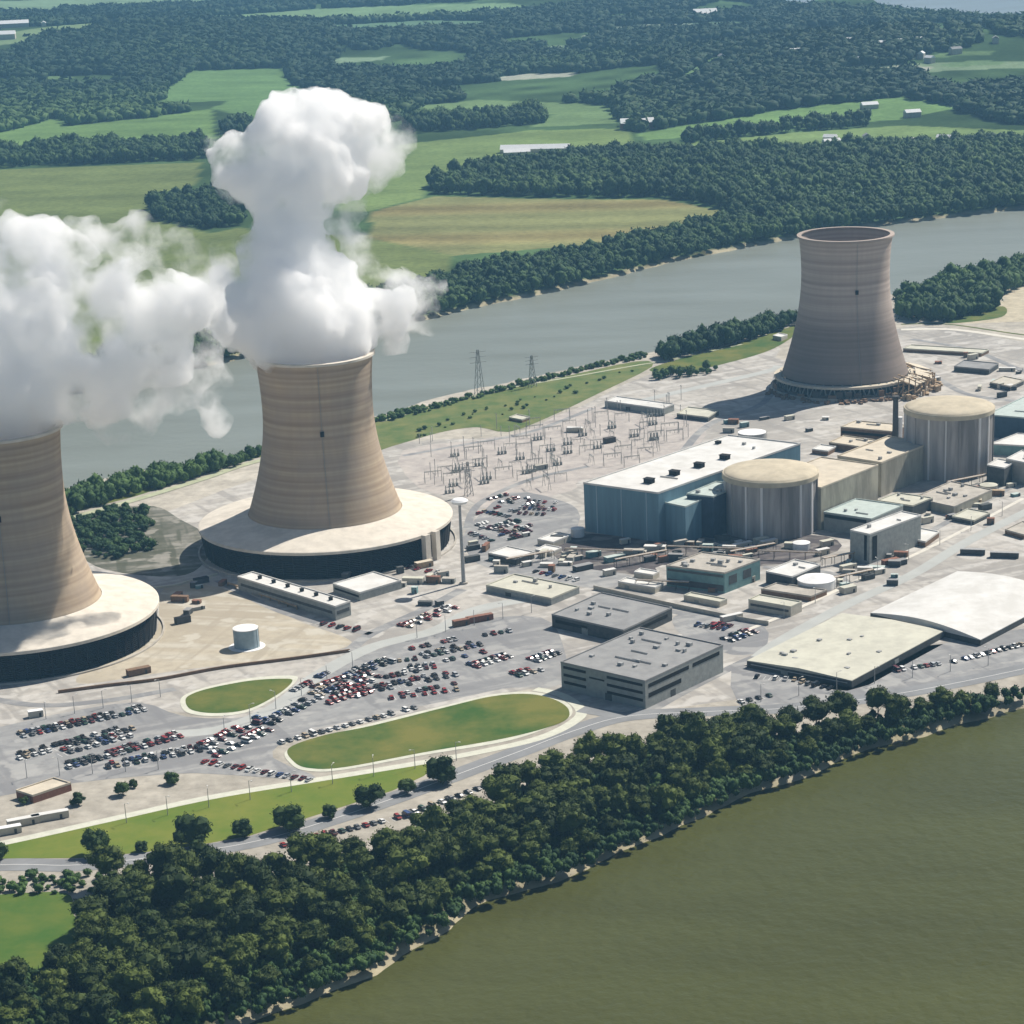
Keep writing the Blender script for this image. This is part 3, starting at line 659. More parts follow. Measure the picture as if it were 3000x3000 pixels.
# ------------------------------------------------------------------ buildings
def building(name, label, cat, L, N, Rr, drop, wall, roof, bands=(), doors=0, vents=None, nv=0, parapet=.6, gable=0., arch=0., group=None, ribs=0, bandmat='black', z=None, piers=0):
    z = zroof(N, drop) if z is None else z
    n_, l_, r_ = G(*N, z), G(*L, z), G(*Rr, z); b_ = l_ + r_ - n_
    c = (l_ + r_) / 2; t = empty(name, (c.x, c.y, 0)); tag(t, label, cat, group)
    loc = lambda p: (p[0] - c.x, p[1] - c.y)
    poly = [loc(n_), loc(r_), loc(b_), loc(l_)]
    ov = 1.004
    mb = MB(); mb.prism(poly, 0, z - .35, top=False); mb.build('wall', M[wall], t)
    mb = MB()
    if arch or gable:
        K = 12 if arch else 2; nn, rr_, bb, ll = [Vector(p) for p in poly]
        top = []
        for i in range(K + 1):
            s = i / K; hgt = (arch * math.sin(math.pi * s)) if arch else gable * (1 - abs(2 * s - 1))
            a = ll.lerp(nn, s); b = bb.lerp(rr_, s); top.append(((*a, z + hgt), (*b, z + hgt)))
        for i in range(K):
            mb.face([top[i][0], top[i + 1][0], top[i + 1][1], top[i][1]])
            lo0 = [(*top[i][0][:2], z - .35), (*top[i + 1][0][:2], z - .35)]; mb.face([lo0[0], lo0[1], top[i + 1][0], top[i][0]])
            lo1 = [(*top[i][1][:2], z - .35), (*top[i + 1][1][:2], z - .35)]; mb.face([lo1[1], lo1[0], top[i][1], top[i + 1][1]])
        for q in (0, K): mb.face([(*top[q][0][:2], z - .36), top[q][0], top[q][1], (*top[q][1][:2], z - .36)])
    else:
        mb.prism([(x * ov, y * ov) for x, y in poly], z - .35, z)
        if parapet:
            for i in range(4):
                p, q = Vector(poly[i]) * ov, Vector(poly[(i + 1) % 4]) * ov; d = (q - p).normalized(); nn = Vector((-d.y, d.x)) * .5
                mb.prism([tuple(p + d * .51), tuple(q - d * .01), tuple(q - d * .01 + nn), tuple(p + d * .51 + nn)], z + .001, z + parapet)
    roof_o = mb.build('roof', M[roof], t)
    front = (Vector(poly[3]), Vector(poly[0])); right = (Vector(poly[0]), Vector(poly[1]))
    def onwall(mb, w, s0, s1, z0, z1, proud=.12, mi=0):
        p, q = w; d = q - p; nrm = Vector((d.y, -d.x)).normalized()
        a, b = p + d * s0, p + d * s1
        mb.prism([tuple(a), tuple(b), tuple(b + nrm * proud), tuple(a + nrm * proud)], z0, z1, mi)
    for (wi, s0, s1, f0, f1) in bands:
        mb = MB(); onwall(mb, (front, right)[wi], s0, s1, z * f0, z * f1); mb.build('window_band', M[bandmat], t)
    rnd = random.Random(int(abs(c.x) * 7 + c.y))
    for k in range(doors):
        w = (front, right)[k % 2]; Lw = (w[1] - w[0]).length; s = rnd.uniform(.15, .75); mb = MB(); onwall(mb, w, s, s + min(.12, 4 / Lw), 0.02, min(z * .6, 3.6)); mb.build('door', M['greywall' if wall != 'greywall' else 'darkwall'], t)
    for k in range(ribs):
        mb = MB(); s = (k + .5) / ribs; onwall(mb, front, s, s + .012, .02, z - .5, .25); mb.build('siding_strip', M['bluelight'], t)
    for k in range(piers):
        mb = MB(); s = (k + .02) / piers; onwall(mb, front, s, s + .02, .02, z - .5, .3); mb.build('pier', M['pale'], t)
    N0, e1, e2 = Vector(poly[3]), Vector(poly[0]) - Vector(poly[3]), Vector(poly[2]) - Vector(poly[3])
    ang = math.atan2(e1.y, e1.x)
    if vents:
        for (s, q, sx, sy, sz) in vents:
            p = N0 + e1 * s + e2 * q; mb = MB(); mb.box((p.x, p.y, z + .001), sx, sy, sz, ang, 0); mb.box((p.x, p.y, z + sz), sx * 1.15, sy * 1.15, .3, ang, 1)
            mb.build('roof_vent', [M['black'], M['black']], roof_o)
    for k in range(nv):
        p = N0 + e1 * rnd.uniform(.1, .9) + e2 * rnd.uniform(.1, .9); mb = MB(); sz = rnd.uniform(.8, 1.8)
        mb.box((p.x, p.y, z + .001), rnd.uniform(1.2, 3), rnd.uniform(1.2, 2.4), sz, ang); mb.build('roof_unit', M['steel'], roof_o)
    if nv and not (arch or gable):
        for k in range(1 + nv // 4):
            s_, q_ = rnd.uniform(.15, .6), rnd.uniform(.2, .8); p = N0 + e1 * s_ + e2 * q_; q2 = N0 + e1 * (s_ + rnd.uniform(.15, .3)) + e2 * q_
            mb = MB(); mb.rod((p.x, p.y, z + .45), (q2.x, q2.y, z + .45), .38, 6); mb.build('roof_duct', M['steel'], roof_o)
    return t, z, c, poly

B = building
B('office_building', 'three storey grey office block with dark window bands beside the long lawn', 'office building', (1058, 1250), (1217, 1286), (1364, 1218), 52, 'greywall', 'greyroof',
  bands=[(0, .03, .30, .80, .90), (0, .03, .30, .52, .62), (0, .03, .30, .25, .35), (0, .55, .97, .80, .90), (0, .55, .97, .52, .62), (0, .55, .97, .25, .35), (0, .34, .52, .66, .72), (1, .04, .55, .72, .86), (1, .04, .45, .36, .52), (1, .6, .95, .72, .86)], doors=2, nv=14)
B('office_building', 'low dark office block with grey flat roof touching the three storey grey block', 'office building', (1041, 1160), (1176, 1190), (1268, 1147), 24, 'darkwall', 'greyroof', bands=[(0, .05, .5, .45, .7), (1, .1, .9, .45, .7)], doors=1, nv=5)
B('warehouse', 'huge flat warehouse with cream roof nearest the river trees', 'warehouse', (1409, 1246), (1607, 1284), (1781, 1190), 14, 'darkwall', 'cream', gable=1.2, doors=2, nv=11, bands=[(0, .04, .96, .5, .62)], bandmat='steel')
B('warehouse', 'huge warehouse with arched white roof behind the cream roofed one', 'warehouse', (1642, 1156), (1850, 1207), (2010, 1123), 12, 'darkwall', 'white', arch=3.4, doors=2)
TH_ = B('turbine_hall', 'tall blue turbine hall with white roof and four dark vents', 'turbine hall', (1101, 912), (1242, 931), (1510, 838), 92, 'blue', 'white', ribs=3, parapet=.8,
  vents=[(.62, .13, 5.5, 4, 2.6), (.64, .29, 5.5, 4, 2.6), (.66, .45, 5.5, 4, 2.6), (.68, .62, 5.5, 4, 2.6), (.15, .85, 3, 3, 1.5)], nv=2)
B('annex', 'lower blue block with pale roof attached at the corner of the turbine hall', 'annex', (1240, 946), (1293, 957), (1350, 932), 70, 'blue', 'tealroof', nv=2)
B('annex', 'dark stepped block squeezed between the blue annex and the nearer containment', 'annex', (1296, 932), (1345, 938), (1400, 915), 78, 'navy', 'tealroof', nv=2)
B('fuel_building', 'sand coloured windowless block directly right of the nearer containment', 'reactor building', (1440, 905), (1549, 921), (1657, 878), 80, 'fuelwall', 'beigeroof', nv=1)
B('fuel_building', 'tall sand coloured block with pale roof left of the far containment', 'reactor building', (1580, 861), (1663, 874), (1757, 836), 64, 'fuelwall', 'beigeroof', nv=2, parapet=.8)
B('service_building', 'long dark walled block with pale roof behind the sand coloured blocks', 'service building', (1586, 806), (1684, 815), (1712, 803), 20, 'brown', 'beigeroof', bands=[(0, .02, .98, .45, .7)], nv=2)
B('service_building', 'low brown block with flat tan roof left of the chimney', 'service building', (1564, 835), (1640, 846), (1668, 833), 13, 'brown', 'beigeroof', nv=2)
B('service_building', 'small white roofed hut on the gravel behind the nearer dome', 'service building', (1532, 848), (1562, 852), (1578, 843), 8, 'brown', 'white')
B('turbine_hall', 'dark navy hall with pale roof behind the far containment', 'turbine hall', (1862, 783), (2020, 796), (2090, 760), 42, 'navy', 'tealroof', nv=2)
B('annex', 'low white roofed annex right beside the far containment', 'annex', (1868, 838), (2010, 846), (2060, 826), 20, 'teal', 'white')
B('service_building', 'teal roofed block in front of the sand coloured blocks', 'service building', (1554, 967), (1644, 980), (1704, 954), 34, 'greywall', 'tealroof', bands=[(0, .02, .9, .74, .92)], nv=2)
B('service_building', 'tall narrow grey block with white roof below the teal roofed block', 'service building', (1604, 1001), (1641, 1009), (1738, 973), 56, 'greywall', 'white', bands=[(0, .72, .86, .1, .95), (1, .05, .14, .1, .9)], nv=1)
B('service_building', 'open white canopy beside the tall narrow grey block', 'canopy', (1690, 1012), (1746, 1023), (1772, 1004), 10, 'brown', 'white')
B('service_building', 'dark little block with white roof between the far containment and the road', 'service building', (1655, 945), (1722, 955), (1760, 940), 22, 'darkwall', 'cream', nv=3)
B('service_building', 'low cream block with cluttered roof at the foot of the far containment', 'service building', (1722, 940), (1800, 957), (1872, 925), 16, 'fuelwall', 'concrete', nv=6)
B('service_building', 'flat cream shed beside the diagonal plant road', 'service building', (1796, 975), (1838, 983), (1868, 968), 8, 'darkwall', 'cream')
B('service_building', 'small dark shed with flat grey roof close to the right photo edge', 'service building', (1896, 1000), (1932, 1010), (1965, 994), 8, 'brown', 'concrete')
B('service_building', 'black walled block right of the far containment base', 'service building', (1862, 878), (1895, 884), (1915, 872), 34, 'darkwall', 'white')
B('service_building', 'pale grey block at the photo edge beyond the black walled block', 'service building', (1898, 866), (1945, 876), (1975, 860), 40, 'concrete', 'white', nv=2)
B('control_building', 'low teal fronted building with white frame and dark openings, mid plant', 'control building', (1257, 1068), (1367, 1082), (1434, 1056), 38, 'teal', 'concrete', bands=[(0, .02, .98, .78, .9), (0, .02, .98, .1, .4), (1, .12, .34, .35, .78), (1, .52, .74, .35, .78)], bandmat='darkwall', nv=7)
B('service_building', 'white roofed block with black front beside the teal fronted building', 'service building', (1445, 1079), (1494, 1089), (1548, 1066), 22, 'darkwall', 'white', nv=1)
B('service_building', 'low brown shed in front of the white round tank', 'service building', (1436, 1112), (1530, 1126), (1560, 1114), 9, 'brown', 'concrete')
B('trailer_office', 'beige trailer office with shaded front at the end of the plant road', 'trailer', (1412, 1132), (1492, 1146), (1513, 1136), 18, 'pale', 'cream', bands=[(0, .05, .95, .45, .7)], bandmat='darkwall')
B('trailer_office', 'long beige trailer below the teal fronted building', 'trailer', (1290, 1124), (1358, 1137), (1372, 1131), 9, 'pale', 'cream', doors=1)
B('trailer_office', 'white trailer just left of the long beige trailer', 'trailer', (1166, 1098), (1236, 1110), (1252, 1102), 10, 'pale', 'white', doors=1)
B('trailer_office', 'small white hut beside the white trailer in the plant yard', 'trailer', (1196, 1080), (1232, 1086), (1244, 1079), 10, 'pale', 'white')
B('service_building', 'flat beige roofed building north of the low dark office block', 'service building', (917, 1105), (1040, 1130), (1093, 1108), 12, 'greywall', 'cream', doors=1, nv=3)
B('service_building', 'small white roofed building nearest the tall light mast', 'service building', (921, 1044), (972, 1055), (1008, 1042), 12, 'darkwall', 'white')
B('service_building', 'white roofed hut at the shaded corner of the turbine hall', 'service building', (1014, 1018), (1044, 1024), (1078, 1010), 10, 'pale', 'white')
B('service_building', 'tiny white hut between the turbine hall and the mast', 'service building', (1010, 1038), (1040, 1044), (1060, 1034), 6, 'pale', 'white')
B('shed', 'very long white shed with a row of round roof vents below the central tower', 'shed', (448, 1089), (632, 1145), (661, 1135), 26, 'greywall', 'white',
  vents=[(.15 + .145 * k, .55, 1.7, 1.7, 1.5) for k in range(6)], bands=[(0, .03, .97, .42, .62), (1, .1, .9, .4, .65)], bandmat='darkwall')
B('shed', 'flat white roofed shed right of the very long vented shed', 'shed', (628, 1102), (679, 1119), (757, 1096), 15, 'greywall', 'white', bands=[(0, .05, .95, .4, .65)])
B('brick_building', 'low red brick building at the left edge of the car park', 'brick building', (30, 1492), (62, 1502), (134, 1478), 14, 'brick', 'beigeroof', doors=1)
B('service_building', 'long low building with pale roof at the back of the switchyard', 'service building', (1141, 757), (1250, 772), (1272, 763), 12, 'greywall', 'white', doors=1)
B('service_building', 'short cream roofed building left of the idle tower shadow', 'service building', (1277, 781), (1336, 788), (1356, 775), 8, 'darkwall', 'cream')
B('service_building', 'long white roofed building behind the idle tower', 'service building', (1704, 658), (1852, 667), (1866, 660), 6, 'brown', 'cream')
B('service_building', 'low grey roofed building on the gravel right of the idle tower', 'service building', (1800, 692), (1866, 698), (1884, 686), 9, 'darkwall', 'greyroof')
B('service_building', 'flat dark walled shed among the yards right of the idle tower', 'service building', (1868, 722), (1906, 730), (1932, 718), 8, 'darkwall', 'pale')
B('service_building', 'white hut beside the riverside hedge and the idle tower', 'service building', (1458, 634), (1474, 637), (1486, 632), 7, 'pale', 'white')
B('shed', 'tiny yellow brown roofed shed on the riverside grass', 'shed', (960, 788), (985, 793), (1000, 787), 5, 'brown', 'cream')

# small trailers and containers scattered in the yards
def small_box(u, v, L, Wd, Ht, ang, wall, roof, label, name='container', group=None, cat='container'):
    g = G(u, v); t = empty(name, (g.x, g.y, 0), R(ang)); tag(t, label, cat, group)
    mb = MB(); mb.box((0, 0, .15), L, Wd, Ht - .15); mb.build('body', M[wall], t)
    mb = MB(); mb.box((0, 0, Ht + .002), L + .2, Wd + .2, .16); mb.build('roof', M[roof], t)
    mb = MB(); mb.box((L * .28, -Wd / 2 - .05, .2), 1.1, .1, 2.0); mb.build('door', M['darkwall'], t)
    return t
SB = [(1120, 1050, 'greenish container in the turbine hall shadow, left of its shaded clutter', 'teal', 'tealroof'), (1160, 1058, 'pale green container in the shade before the turbine hall', 'teal', 'tealroof'),
 (1196, 1046, 'grey box in the deep shade at the foot of the turbine hall', 'greywall', 'concrete'), (1236, 1040, 'white box at the right of the turbine hall shadow', 'pale', 'white'),
 (1290, 1030, 'brown container between the turbine hall annex and the teal fronted building', 'brown', 'concrete'), (1340, 1036, 'grey container behind the teal fronted building', 'greywall', 'concrete'),
 (1400, 1034, 'pale box at the foot of the nearer containment', 'pale', 'white'), (1450, 1028, 'white container against the front of the nearer containment', 'pale', 'white'),
 (1500, 1034, 'cream container right in front of the nearer containment', 'pale', 'cream'), (1560, 1030, 'cream box left of the tall narrow grey block', 'pale', 'cream'),
 (1552, 1046, 'white box at the foot of the tall narrow grey block', 'pale', 'white'), (1600, 1076, 'pale box on the road side of the tall narrow grey block', 'pale', 'cream'),
 (1700, 1050, 'brown container in the pink tinted yard by the plant road', 'brown', 'brick'), (1680, 1064, 'brick coloured container beside the plant road', 'brick', 'brick'),
 (1600, 1118, 'long cream container by the white round tank', 'pale', 'cream'), (1380, 1170, 'pale container at the corner of the inner car park', 'pale', 'white'),
 (1800, 940, 'tan container in the yard below the far containment', 'tan', 'beigeroof'), (1840, 950, 'tan container nearest the plant road bend', 'tan', 'beigeroof'),
 (1880, 935, 'brown container along the yard edge near the far containment', 'brown', 'tan'), (1770, 905, 'white box tucked at the foot of the far containment', 'pale', 'white'),
 (1150, 1085, 'white container beside the inner car park exit', 'pale', 'white'), (1100, 1075, 'dark container in the shaded yard left of the turbine hall', 'darkwall', 'greyroof'),
 (800, 1070, 'tan container at the foot of the central tower', 'tan', 'beigeroof'), (780, 1100, 'long pale container below the central tower stairs', 'pale', 'cream'),
 (340, 1135, 'brown tank container on the dirt yard beside the left tower', 'brown', 'brown'), (345, 1175, 'black container on the dirt yard beside the left tower', 'darkwall', 'black'),
 (380, 1100, 'dark skip by the pipe rack near the left tower', 'darkwall', 'black'), (262, 1272, 'dark brown hut below the left tower base', 'brown', 'brown'),
 (1900, 700, 'white box in the far yards near the photo edge', 'pale', 'white'), (1760, 720, 'pale box beside the stripped tower debris', 'pale', 'white'),
 (1150, 835, 'dark transformer in the middle of the switchyard', 'dsteel', 'dsteel'), (1020, 885, 'grey transformer near the front of the switchyard', 'greywall', 'concrete'),
 (1085, 815, 'pale relay hut at the back of the switchyard', 'pale', 'white'), (1490, 735, 'grey box in the shadow of the idle tower', 'greywall', 'concrete')]
for i, (u, v, lab, wl, rf) in enumerate(SB):
    small_box(u, v, random.uniform(7, 13), random.uniform(2.8, 4.5), random.uniform(2.6, 3.6), random.choice((28, 30, -14, -12, 32)), wl, rf, lab)
for (u, v, L, a, c1_, c2_, lab) in [(45, 1556, 14, 24, 'pale', 'white', 'long white trailer at the left end of the inner road'), (95, 1546, 16, 22, 'pale', 'white', 'white trailer closer to the lower lawn, left corner'), (14, 1573, 12, 22, 'pale', 'tankwhite', 'white trailer cut by the left photo edge'),
     (68, 1352, 7, 20, 'pale', 'tankwhite', 'small white hut above the left car park'), (905, 1172, 15, 26, 'brick', 'brick', 'long dark red trailer in the middle car park'), (870, 1180, 9, 26, 'brown', 'brick', 'brown trailer next to the long dark red one'),
     (1895, 1052, 16, -14, 'darkwall', 'steel', 'ribbed dark grey container row above the arched warehouse'), (1835, 1046, 14, -14, 'darkwall', 'steel', 'ribbed grey container left of the other, above the arched warehouse')]:
    small_box(u, v, L, 3.2, 3.2, a, c1_, c2_, lab, 'trailer', cat='trailer')

rc = random.Random(77)
for (u0, u1, va, vb, n) in [(1050, 1440, 1020, 1066, 26), (1690, 1930, 905, 990, 12), (890, 1090, 1010, 1085, 10), (1740, 1930, 668, 750, 10), (1280, 1420, 1085, 1120, 7), (1560, 1700, 1030, 1110, 10), (640, 860, 1075, 1150, 8), (300, 430, 1090, 1180, 5), (1330, 1560, 790, 860, 8)]:
    for k in range(int(n * 1.5)):
        small_box(rc.uniform(u0, u1), rc.uniform(va, vb), rc.uniform(3, 9), rc.uniform(2, 4), rc.uniform(1.6, 4.2), rc.choice((28, 30, -14, -12, 75)), *rc.choice((('greywall', 'concrete'), ('pale', 'white'), ('brown', 'brick'), ('darkwall', 'greyroof'), ('teal', 'tealroof'), ('pale', 'cream'), ('darkwall', 'darkwall'))),
                  'small boxy unit among the clutter between the plant buildings', 'equipment_box', 'small equipment boxes cluttering the yards', 'equipment')
for (u_, v_, L_, a_) in [(1130, 1052, 40, -14), (1210, 1062, 34, 28), (1330, 1048, 44, -14), (1420, 1048, 30, 28), (1490, 1056, 36, -14), (1590, 1062, 26, 28), (1730, 950, 40, 30), (1830, 915, 36, 30), (1250, 1112, 30, -14), (1600, 1100, 34, 30), (1000, 1062, 30, 28), (1540, 940, 24, 30)]:
    g = G(u_, v_); t = empty('pipe_rack', (g.x, g.y, 0), R(a_)); tag(t, 'raised steel rack of pale pipes threading between the plant buildings', 'pipe rack', 'pipe racks between the plant buildings')
    for q in range(3): mb = MB(); mb.rod((-L_ / 2, q * .9 - .9, 5), (L_ / 2, q * .9 - .9, 5), .32, 6); mb.build('pipe', M['tankwhite' if q == 1 else 'tan'], t)
    for q in range(5):
        mb = MB(); x_ = -L_ / 2 + L_ * q / 4; mb.rod((x_, -1.5, 0), (x_, -1.5, 4.6), .16, 4); mb.rod((x_, 1.5, 0), (x_, 1.5, 4.6), .16, 4); mb.rod((x_, -1.8, 4.6), (x_, 1.8, 4.6), .16, 4); mb.build('trestle', M['dsteel'], t)
lp = None
for (a, b, n) in [((60, 1362), (330, 1310), 5), ((20, 1470), (330, 1450), 5), ((400, 1400), (690, 1250), 6), ((760, 1210), (1030, 1150), 5), ((1400, 1330), (1900, 1250), 7), ((1450, 1180), (1920, 960), 8), ((200, 1560), (900, 1428), 9)]:
    for k in range(n):
        g = G(a[0] + (b[0] - a[0]) * (k + .5) / n, a[1] + (b[1] - a[1]) * (k + .5) / n)
        if lp is None:
            lp = empty('lamp_post', (0, 0, 0)); mb = MB(); mb.rod((0, 0, 0), (0, 0, 9), .2, 6, r2=.12); mb.build('post', M['steel'], lp)
            mb = MB(); mb.rod((0, 0, 9), (1.8, 0, 9.4), .08, 4); mb.box((2.1, 0, 9.3), 1.0, .5, .22); mb.build('lamp_head', M['white'], lp); o = lp
        else:
            o = lp.copy(); COL.objects.link(o)
            for ch in lp.children: c = ch.copy(); COL.objects.link(c); c.parent = o
        o.location = (g.x, g.y, 0); o.rotation_euler = (0, 0, rc.uniform(0, 6)); tag(o, 'slim grey lamp post along the plant roads and car parks', 'lamp post', 'lamp posts of the plant')
# ------------------------------------------------------------------ tanks, chimney, masts
def tank(u, v, r, h, wall, top, label, pad=None, cone=1.2):
    g = G(u, v); t = empty('storage_tank', (g.x, g.y, 0)); tag(t, label, 'tank')
    mb = MB(); mb.lathe([(r, .15), (r, h)], 48); mb.build('shell', M[wall], t, smooth=True)
    mb = MB(); mb.lathe([(r + .12, h - .3), (r + .12, h + .05), (.01, h + cone)], 48); mb.build('roof', M[top], t)
    mb = MB(); mb.rod((r + .3, -r * .3, 0), (r + .3, -r * .3, h + .8), .2, 4); mb.build('ladder', M['steel'], t)
    if pad: mb = MB(); mb.lathe([(pad, .02), (pad - .01, .2), (r - .1, .2)], 64); mb.build('foundation', M[pad_m], t)
    return t
pad_m = 'tankwhite'
tank(466, 1220, 6.6, 10.4, 'tank', 'tankwhite', 'blue grey cylindrical water tank on a pale ring between the two steaming towers', pad=9.6)
tank(1540, 1108, 10.5, 5.0, 'tankwhite', 'tankwhite', 'squat white round tank beside the plant road', cone=2.2)
tank(1419, 834, 9.5, 7.0, 'steel', 'tankwhite', 'grey round tank with white lid behind the turbine hall roof', cone=.8)
tank(1512, 1036, 5.0, 4.0, 'tankwhite', 'tankwhite', 'small white round tank at the foot of the nearer containment')
tank(1865, 925, 5.5, 3.6, 'pale', 'cream', 'small cream round tank near the far containment')
tank(1090, 1012, 4.0, 5.0, 'tankwhite', 'tankwhite', 'small white tank at the left corner of the turbine hall')

g = G(1689, 835); t = empty('chimney', (g.x, g.y, 0)); tag(t, 'slim dark chimney just left of the far containment', 'chimney')
zt = zat(g, 748); mb = MB(); mb.rod((0, 0, 0), (0, 0, zt), 2.1, 16, r2=1.8); mb.build('stack', M['dsteel'], t)
mb = MB(); mb.rod((0, 0, zt - 2), (0, 0, zt + .3), 2.4, 16); mb.build('stack_cap', M['dsteel'], t)
mb = MB(); mb.rod((3.2, .5, 0), (3.2, .5, zt * .55), 1.7, 10); mb.build('white_duct', M['tankwhite'], t)

g = G(875, 1101); t = empty('light_mast', (g.x, g.y, 0)); tag(t, 'tall grey mast with a flat white head beside the central tower base', 'mast')
zt = zat(g, 950); mb = MB(); mb.rod((0, 0, 0), (0, 0, zt), 1.2, 12, r2=.75); mb.build('pole', M['steel'], t)
mb = MB(); mb.lathe([(.9, zt - .8), (4.2, zt + .2), (5.0, zt + 1.6), (3.6, zt + 2.6), (.01, zt + 3.0)], 24); mb.build('head', M['tankwhite'], t)
mb = MB(); mb.lathe([(2.4, .02), (2.4, 1.0), (.01, 1.0)], 16); mb.build('footing', M['concrete'], t)

def lattice(name, u, v, h, b, label, cat, group=None, arms=True):
    g = G(u, v); t = empty(name, (g.x, g.y, 0), R(25)); tag(t, label, cat, group)
    mb = MB(); n = 6
    for k in range(n):
        z0, z1 = h * k / n, h * (k + 1) / n; b0, b1 = b * (1 - .8 * k / n), b * (1 - .8 * (k + 1) / n)
        cs = [(-1, -1), (1, -1), (1, 1), (-1, 1)]
        for i in range(4):
            x, y = cs[i]; x2, y2 = cs[(i + 1) % 4]
            mb.rod((x * b0, y * b0, z0), (x * b1, y * b1, z1), .22, 4)
            mb.rod((x * b0, y * b0, z0), (x2 * b1, y2 * b1, z1), .13, 4)
    mb.build('lattice_tower', M['steel'], t)
    if arms:
        for zz in (.72, .84, .95):
            mb = MB(); mb.rod((-b * 2.2, 0, h * zz), (b * 2.2, 0, h * zz), .2, 4); mb.build('cross_arm', M['steel'], t)
    return t
lattice('transmission_tower', 905, 745, 34, 3, 'slender grey lattice pylon on the river bank behind the central tower', 'pylon')
lattice('transmission_tower', 1005, 730, 24, 2.4, 'shorter lattice pylon on the river bank right of the slender one', 'pylon')
lattice('transmission_tower', 885, 935, 22, 2.2, 'lattice pylon at the front corner of the switchyard', 'pylon')

gproto = None
def gantry(loc, rz, s):
    global gproto
    if gproto is None:
        r_ = empty('steel_gantry', loc, rz); W2, Hh = 9.0, 12.0
        for sx in (-1, 1):
            mb = MB()
            for e in (-1, 1): mb.rod((sx * W2, e * 1.5, 0), (sx * W2, 0, Hh), .2, 4)
            mb.rod((sx * W2, -.75, Hh / 2), (sx * W2, .75, Hh / 2), .15, 4); mb.rod((sx * W2, 0, Hh), (sx * W2, 0, Hh + 2.5), .12, 4); mb.build('leg', M['greywall'], r_)
        mb = MB(); mb.rod((-W2, .4, Hh), (W2, .4, Hh), .16, 4); mb.rod((-W2, -.4, Hh), (W2, -.4, Hh), .16, 4); mb.rod((-W2, 0, Hh - .9), (W2, 0, Hh - .9), .16, 4)
        for k in range(12): x = -W2 + k * 1.5; mb.rod((x, .4, Hh), (x + .75, 0, Hh - .9), .1, 4); mb.rod((x + .75, 0, Hh - .9), (x + 1.5, -.4, Hh), .1, 4)
        mb.build('beam', M['greywall'], r_)
        for k in range(-1, 2): mb = MB(); mb.rod((k * 5, 0, Hh - 1), (k * 5, 0, Hh - 3.4), .2, 5); mb.build('insulator', M['greywall'], r_)
        gproto = r_; o = r_
    else:
        o = gproto.copy(); COL.objects.link(o); o.location = loc; o.rotation_euler = (0, 0, rz)
        for ch in gproto.children:
            c = ch.copy(); COL.objects.link(c); c.parent = o
    o.scale = (s, s, s); tag(o, 'grey steel gantry among the rows of the switchyard', 'gantry', 'steel gantries in the switchyard'); return o
for i in range(9):
    for j in range(9):
        u = 812 + i * 37 + j * 27 + random.uniform(-6, 6); v = 912 - j * 15 + i * 1.5 + random.uniform(-3, 3)
        if u > 1290 - (905 - v) * .0 or (v > 890 and u > 1070): continue
        if random.random() < .14: continue
        g = G(u, v); gantry((g.x, g.y, 0), R(random.choice((18, 18, 108))), random.uniform(.45, .7))
for (u, v, lab) in [(930, 912, 'left'), (985, 900, 'mid'), (1180, 850, 'back')]:
    pass
brk = None
for i in range(26):     # breakers/insulator stands on the ground of the switchyard
    u = random.uniform(840, 1250); v = 915 - (u - 840) * .22 - random.uniform(0, 70) + 20
    g = G(u, v)
    if brk is None:
        r_ = empty('circuit_breaker', (g.x, g.y, 0))
        for k in range(3): mb = MB(); mb.box((k * 2.4 - 2.4, 0, 0), 1.3, 1.6, 2.2); mb.rod((k * 2.4 - 2.4, 0, 2.2), (k * 2.4 - 2.4, 0, 5.2), .3, 6); mb.build('breaker_pole', M['greywall'], r_)
        brk = r_; o = r_
    else:
        o = brk.copy(); COL.objects.link(o); o.location = (g.x, g.y, 0)
        for ch in brk.children: c = ch.copy(); COL.objects.link(c); c.parent = o
    o.rotation_euler = (0, 0, R(18)); tag(o, 'three pole grey circuit breaker on the switchyard gravel', 'breaker', 'circuit breakers in the switchyard')

pr = None; rp = random.Random(4)
for i in range(60):
    u = rp.uniform(790, 1300); v = 925 - (u - 790) * .16 - rp.uniform(0, 95); g = G(u, v); hgt = rp.uniform(7, 13)
    if pr is None:
        pr = empty('steel_pole', (0, 0, 0)); mb = MB(); mb.rod((0, 0, 0), (0, 0, 1), .22, 5); pole_me = mb.build('pole', M['steel'], pr); o = pr
        mb = MB(); mb.rod((-1.6, 0, .93), (1.6, 0, .93), .02, 4); mb.build('cross_arm', M['steel'], pr)
    else:
        o = pr.copy(); COL.objects.link(o)
        for ch in pr.children: c = ch.copy(); COL.objects.link(c); c.parent = o
    o.location = (g.x, g.y, 0); o.scale = (1, 1, hgt); o.rotation_euler = (0, 0, R(108)); tag(o, 'thin pale steel pole rising from the switchyard gravel', 'pole', 'thin poles of the switchyard')
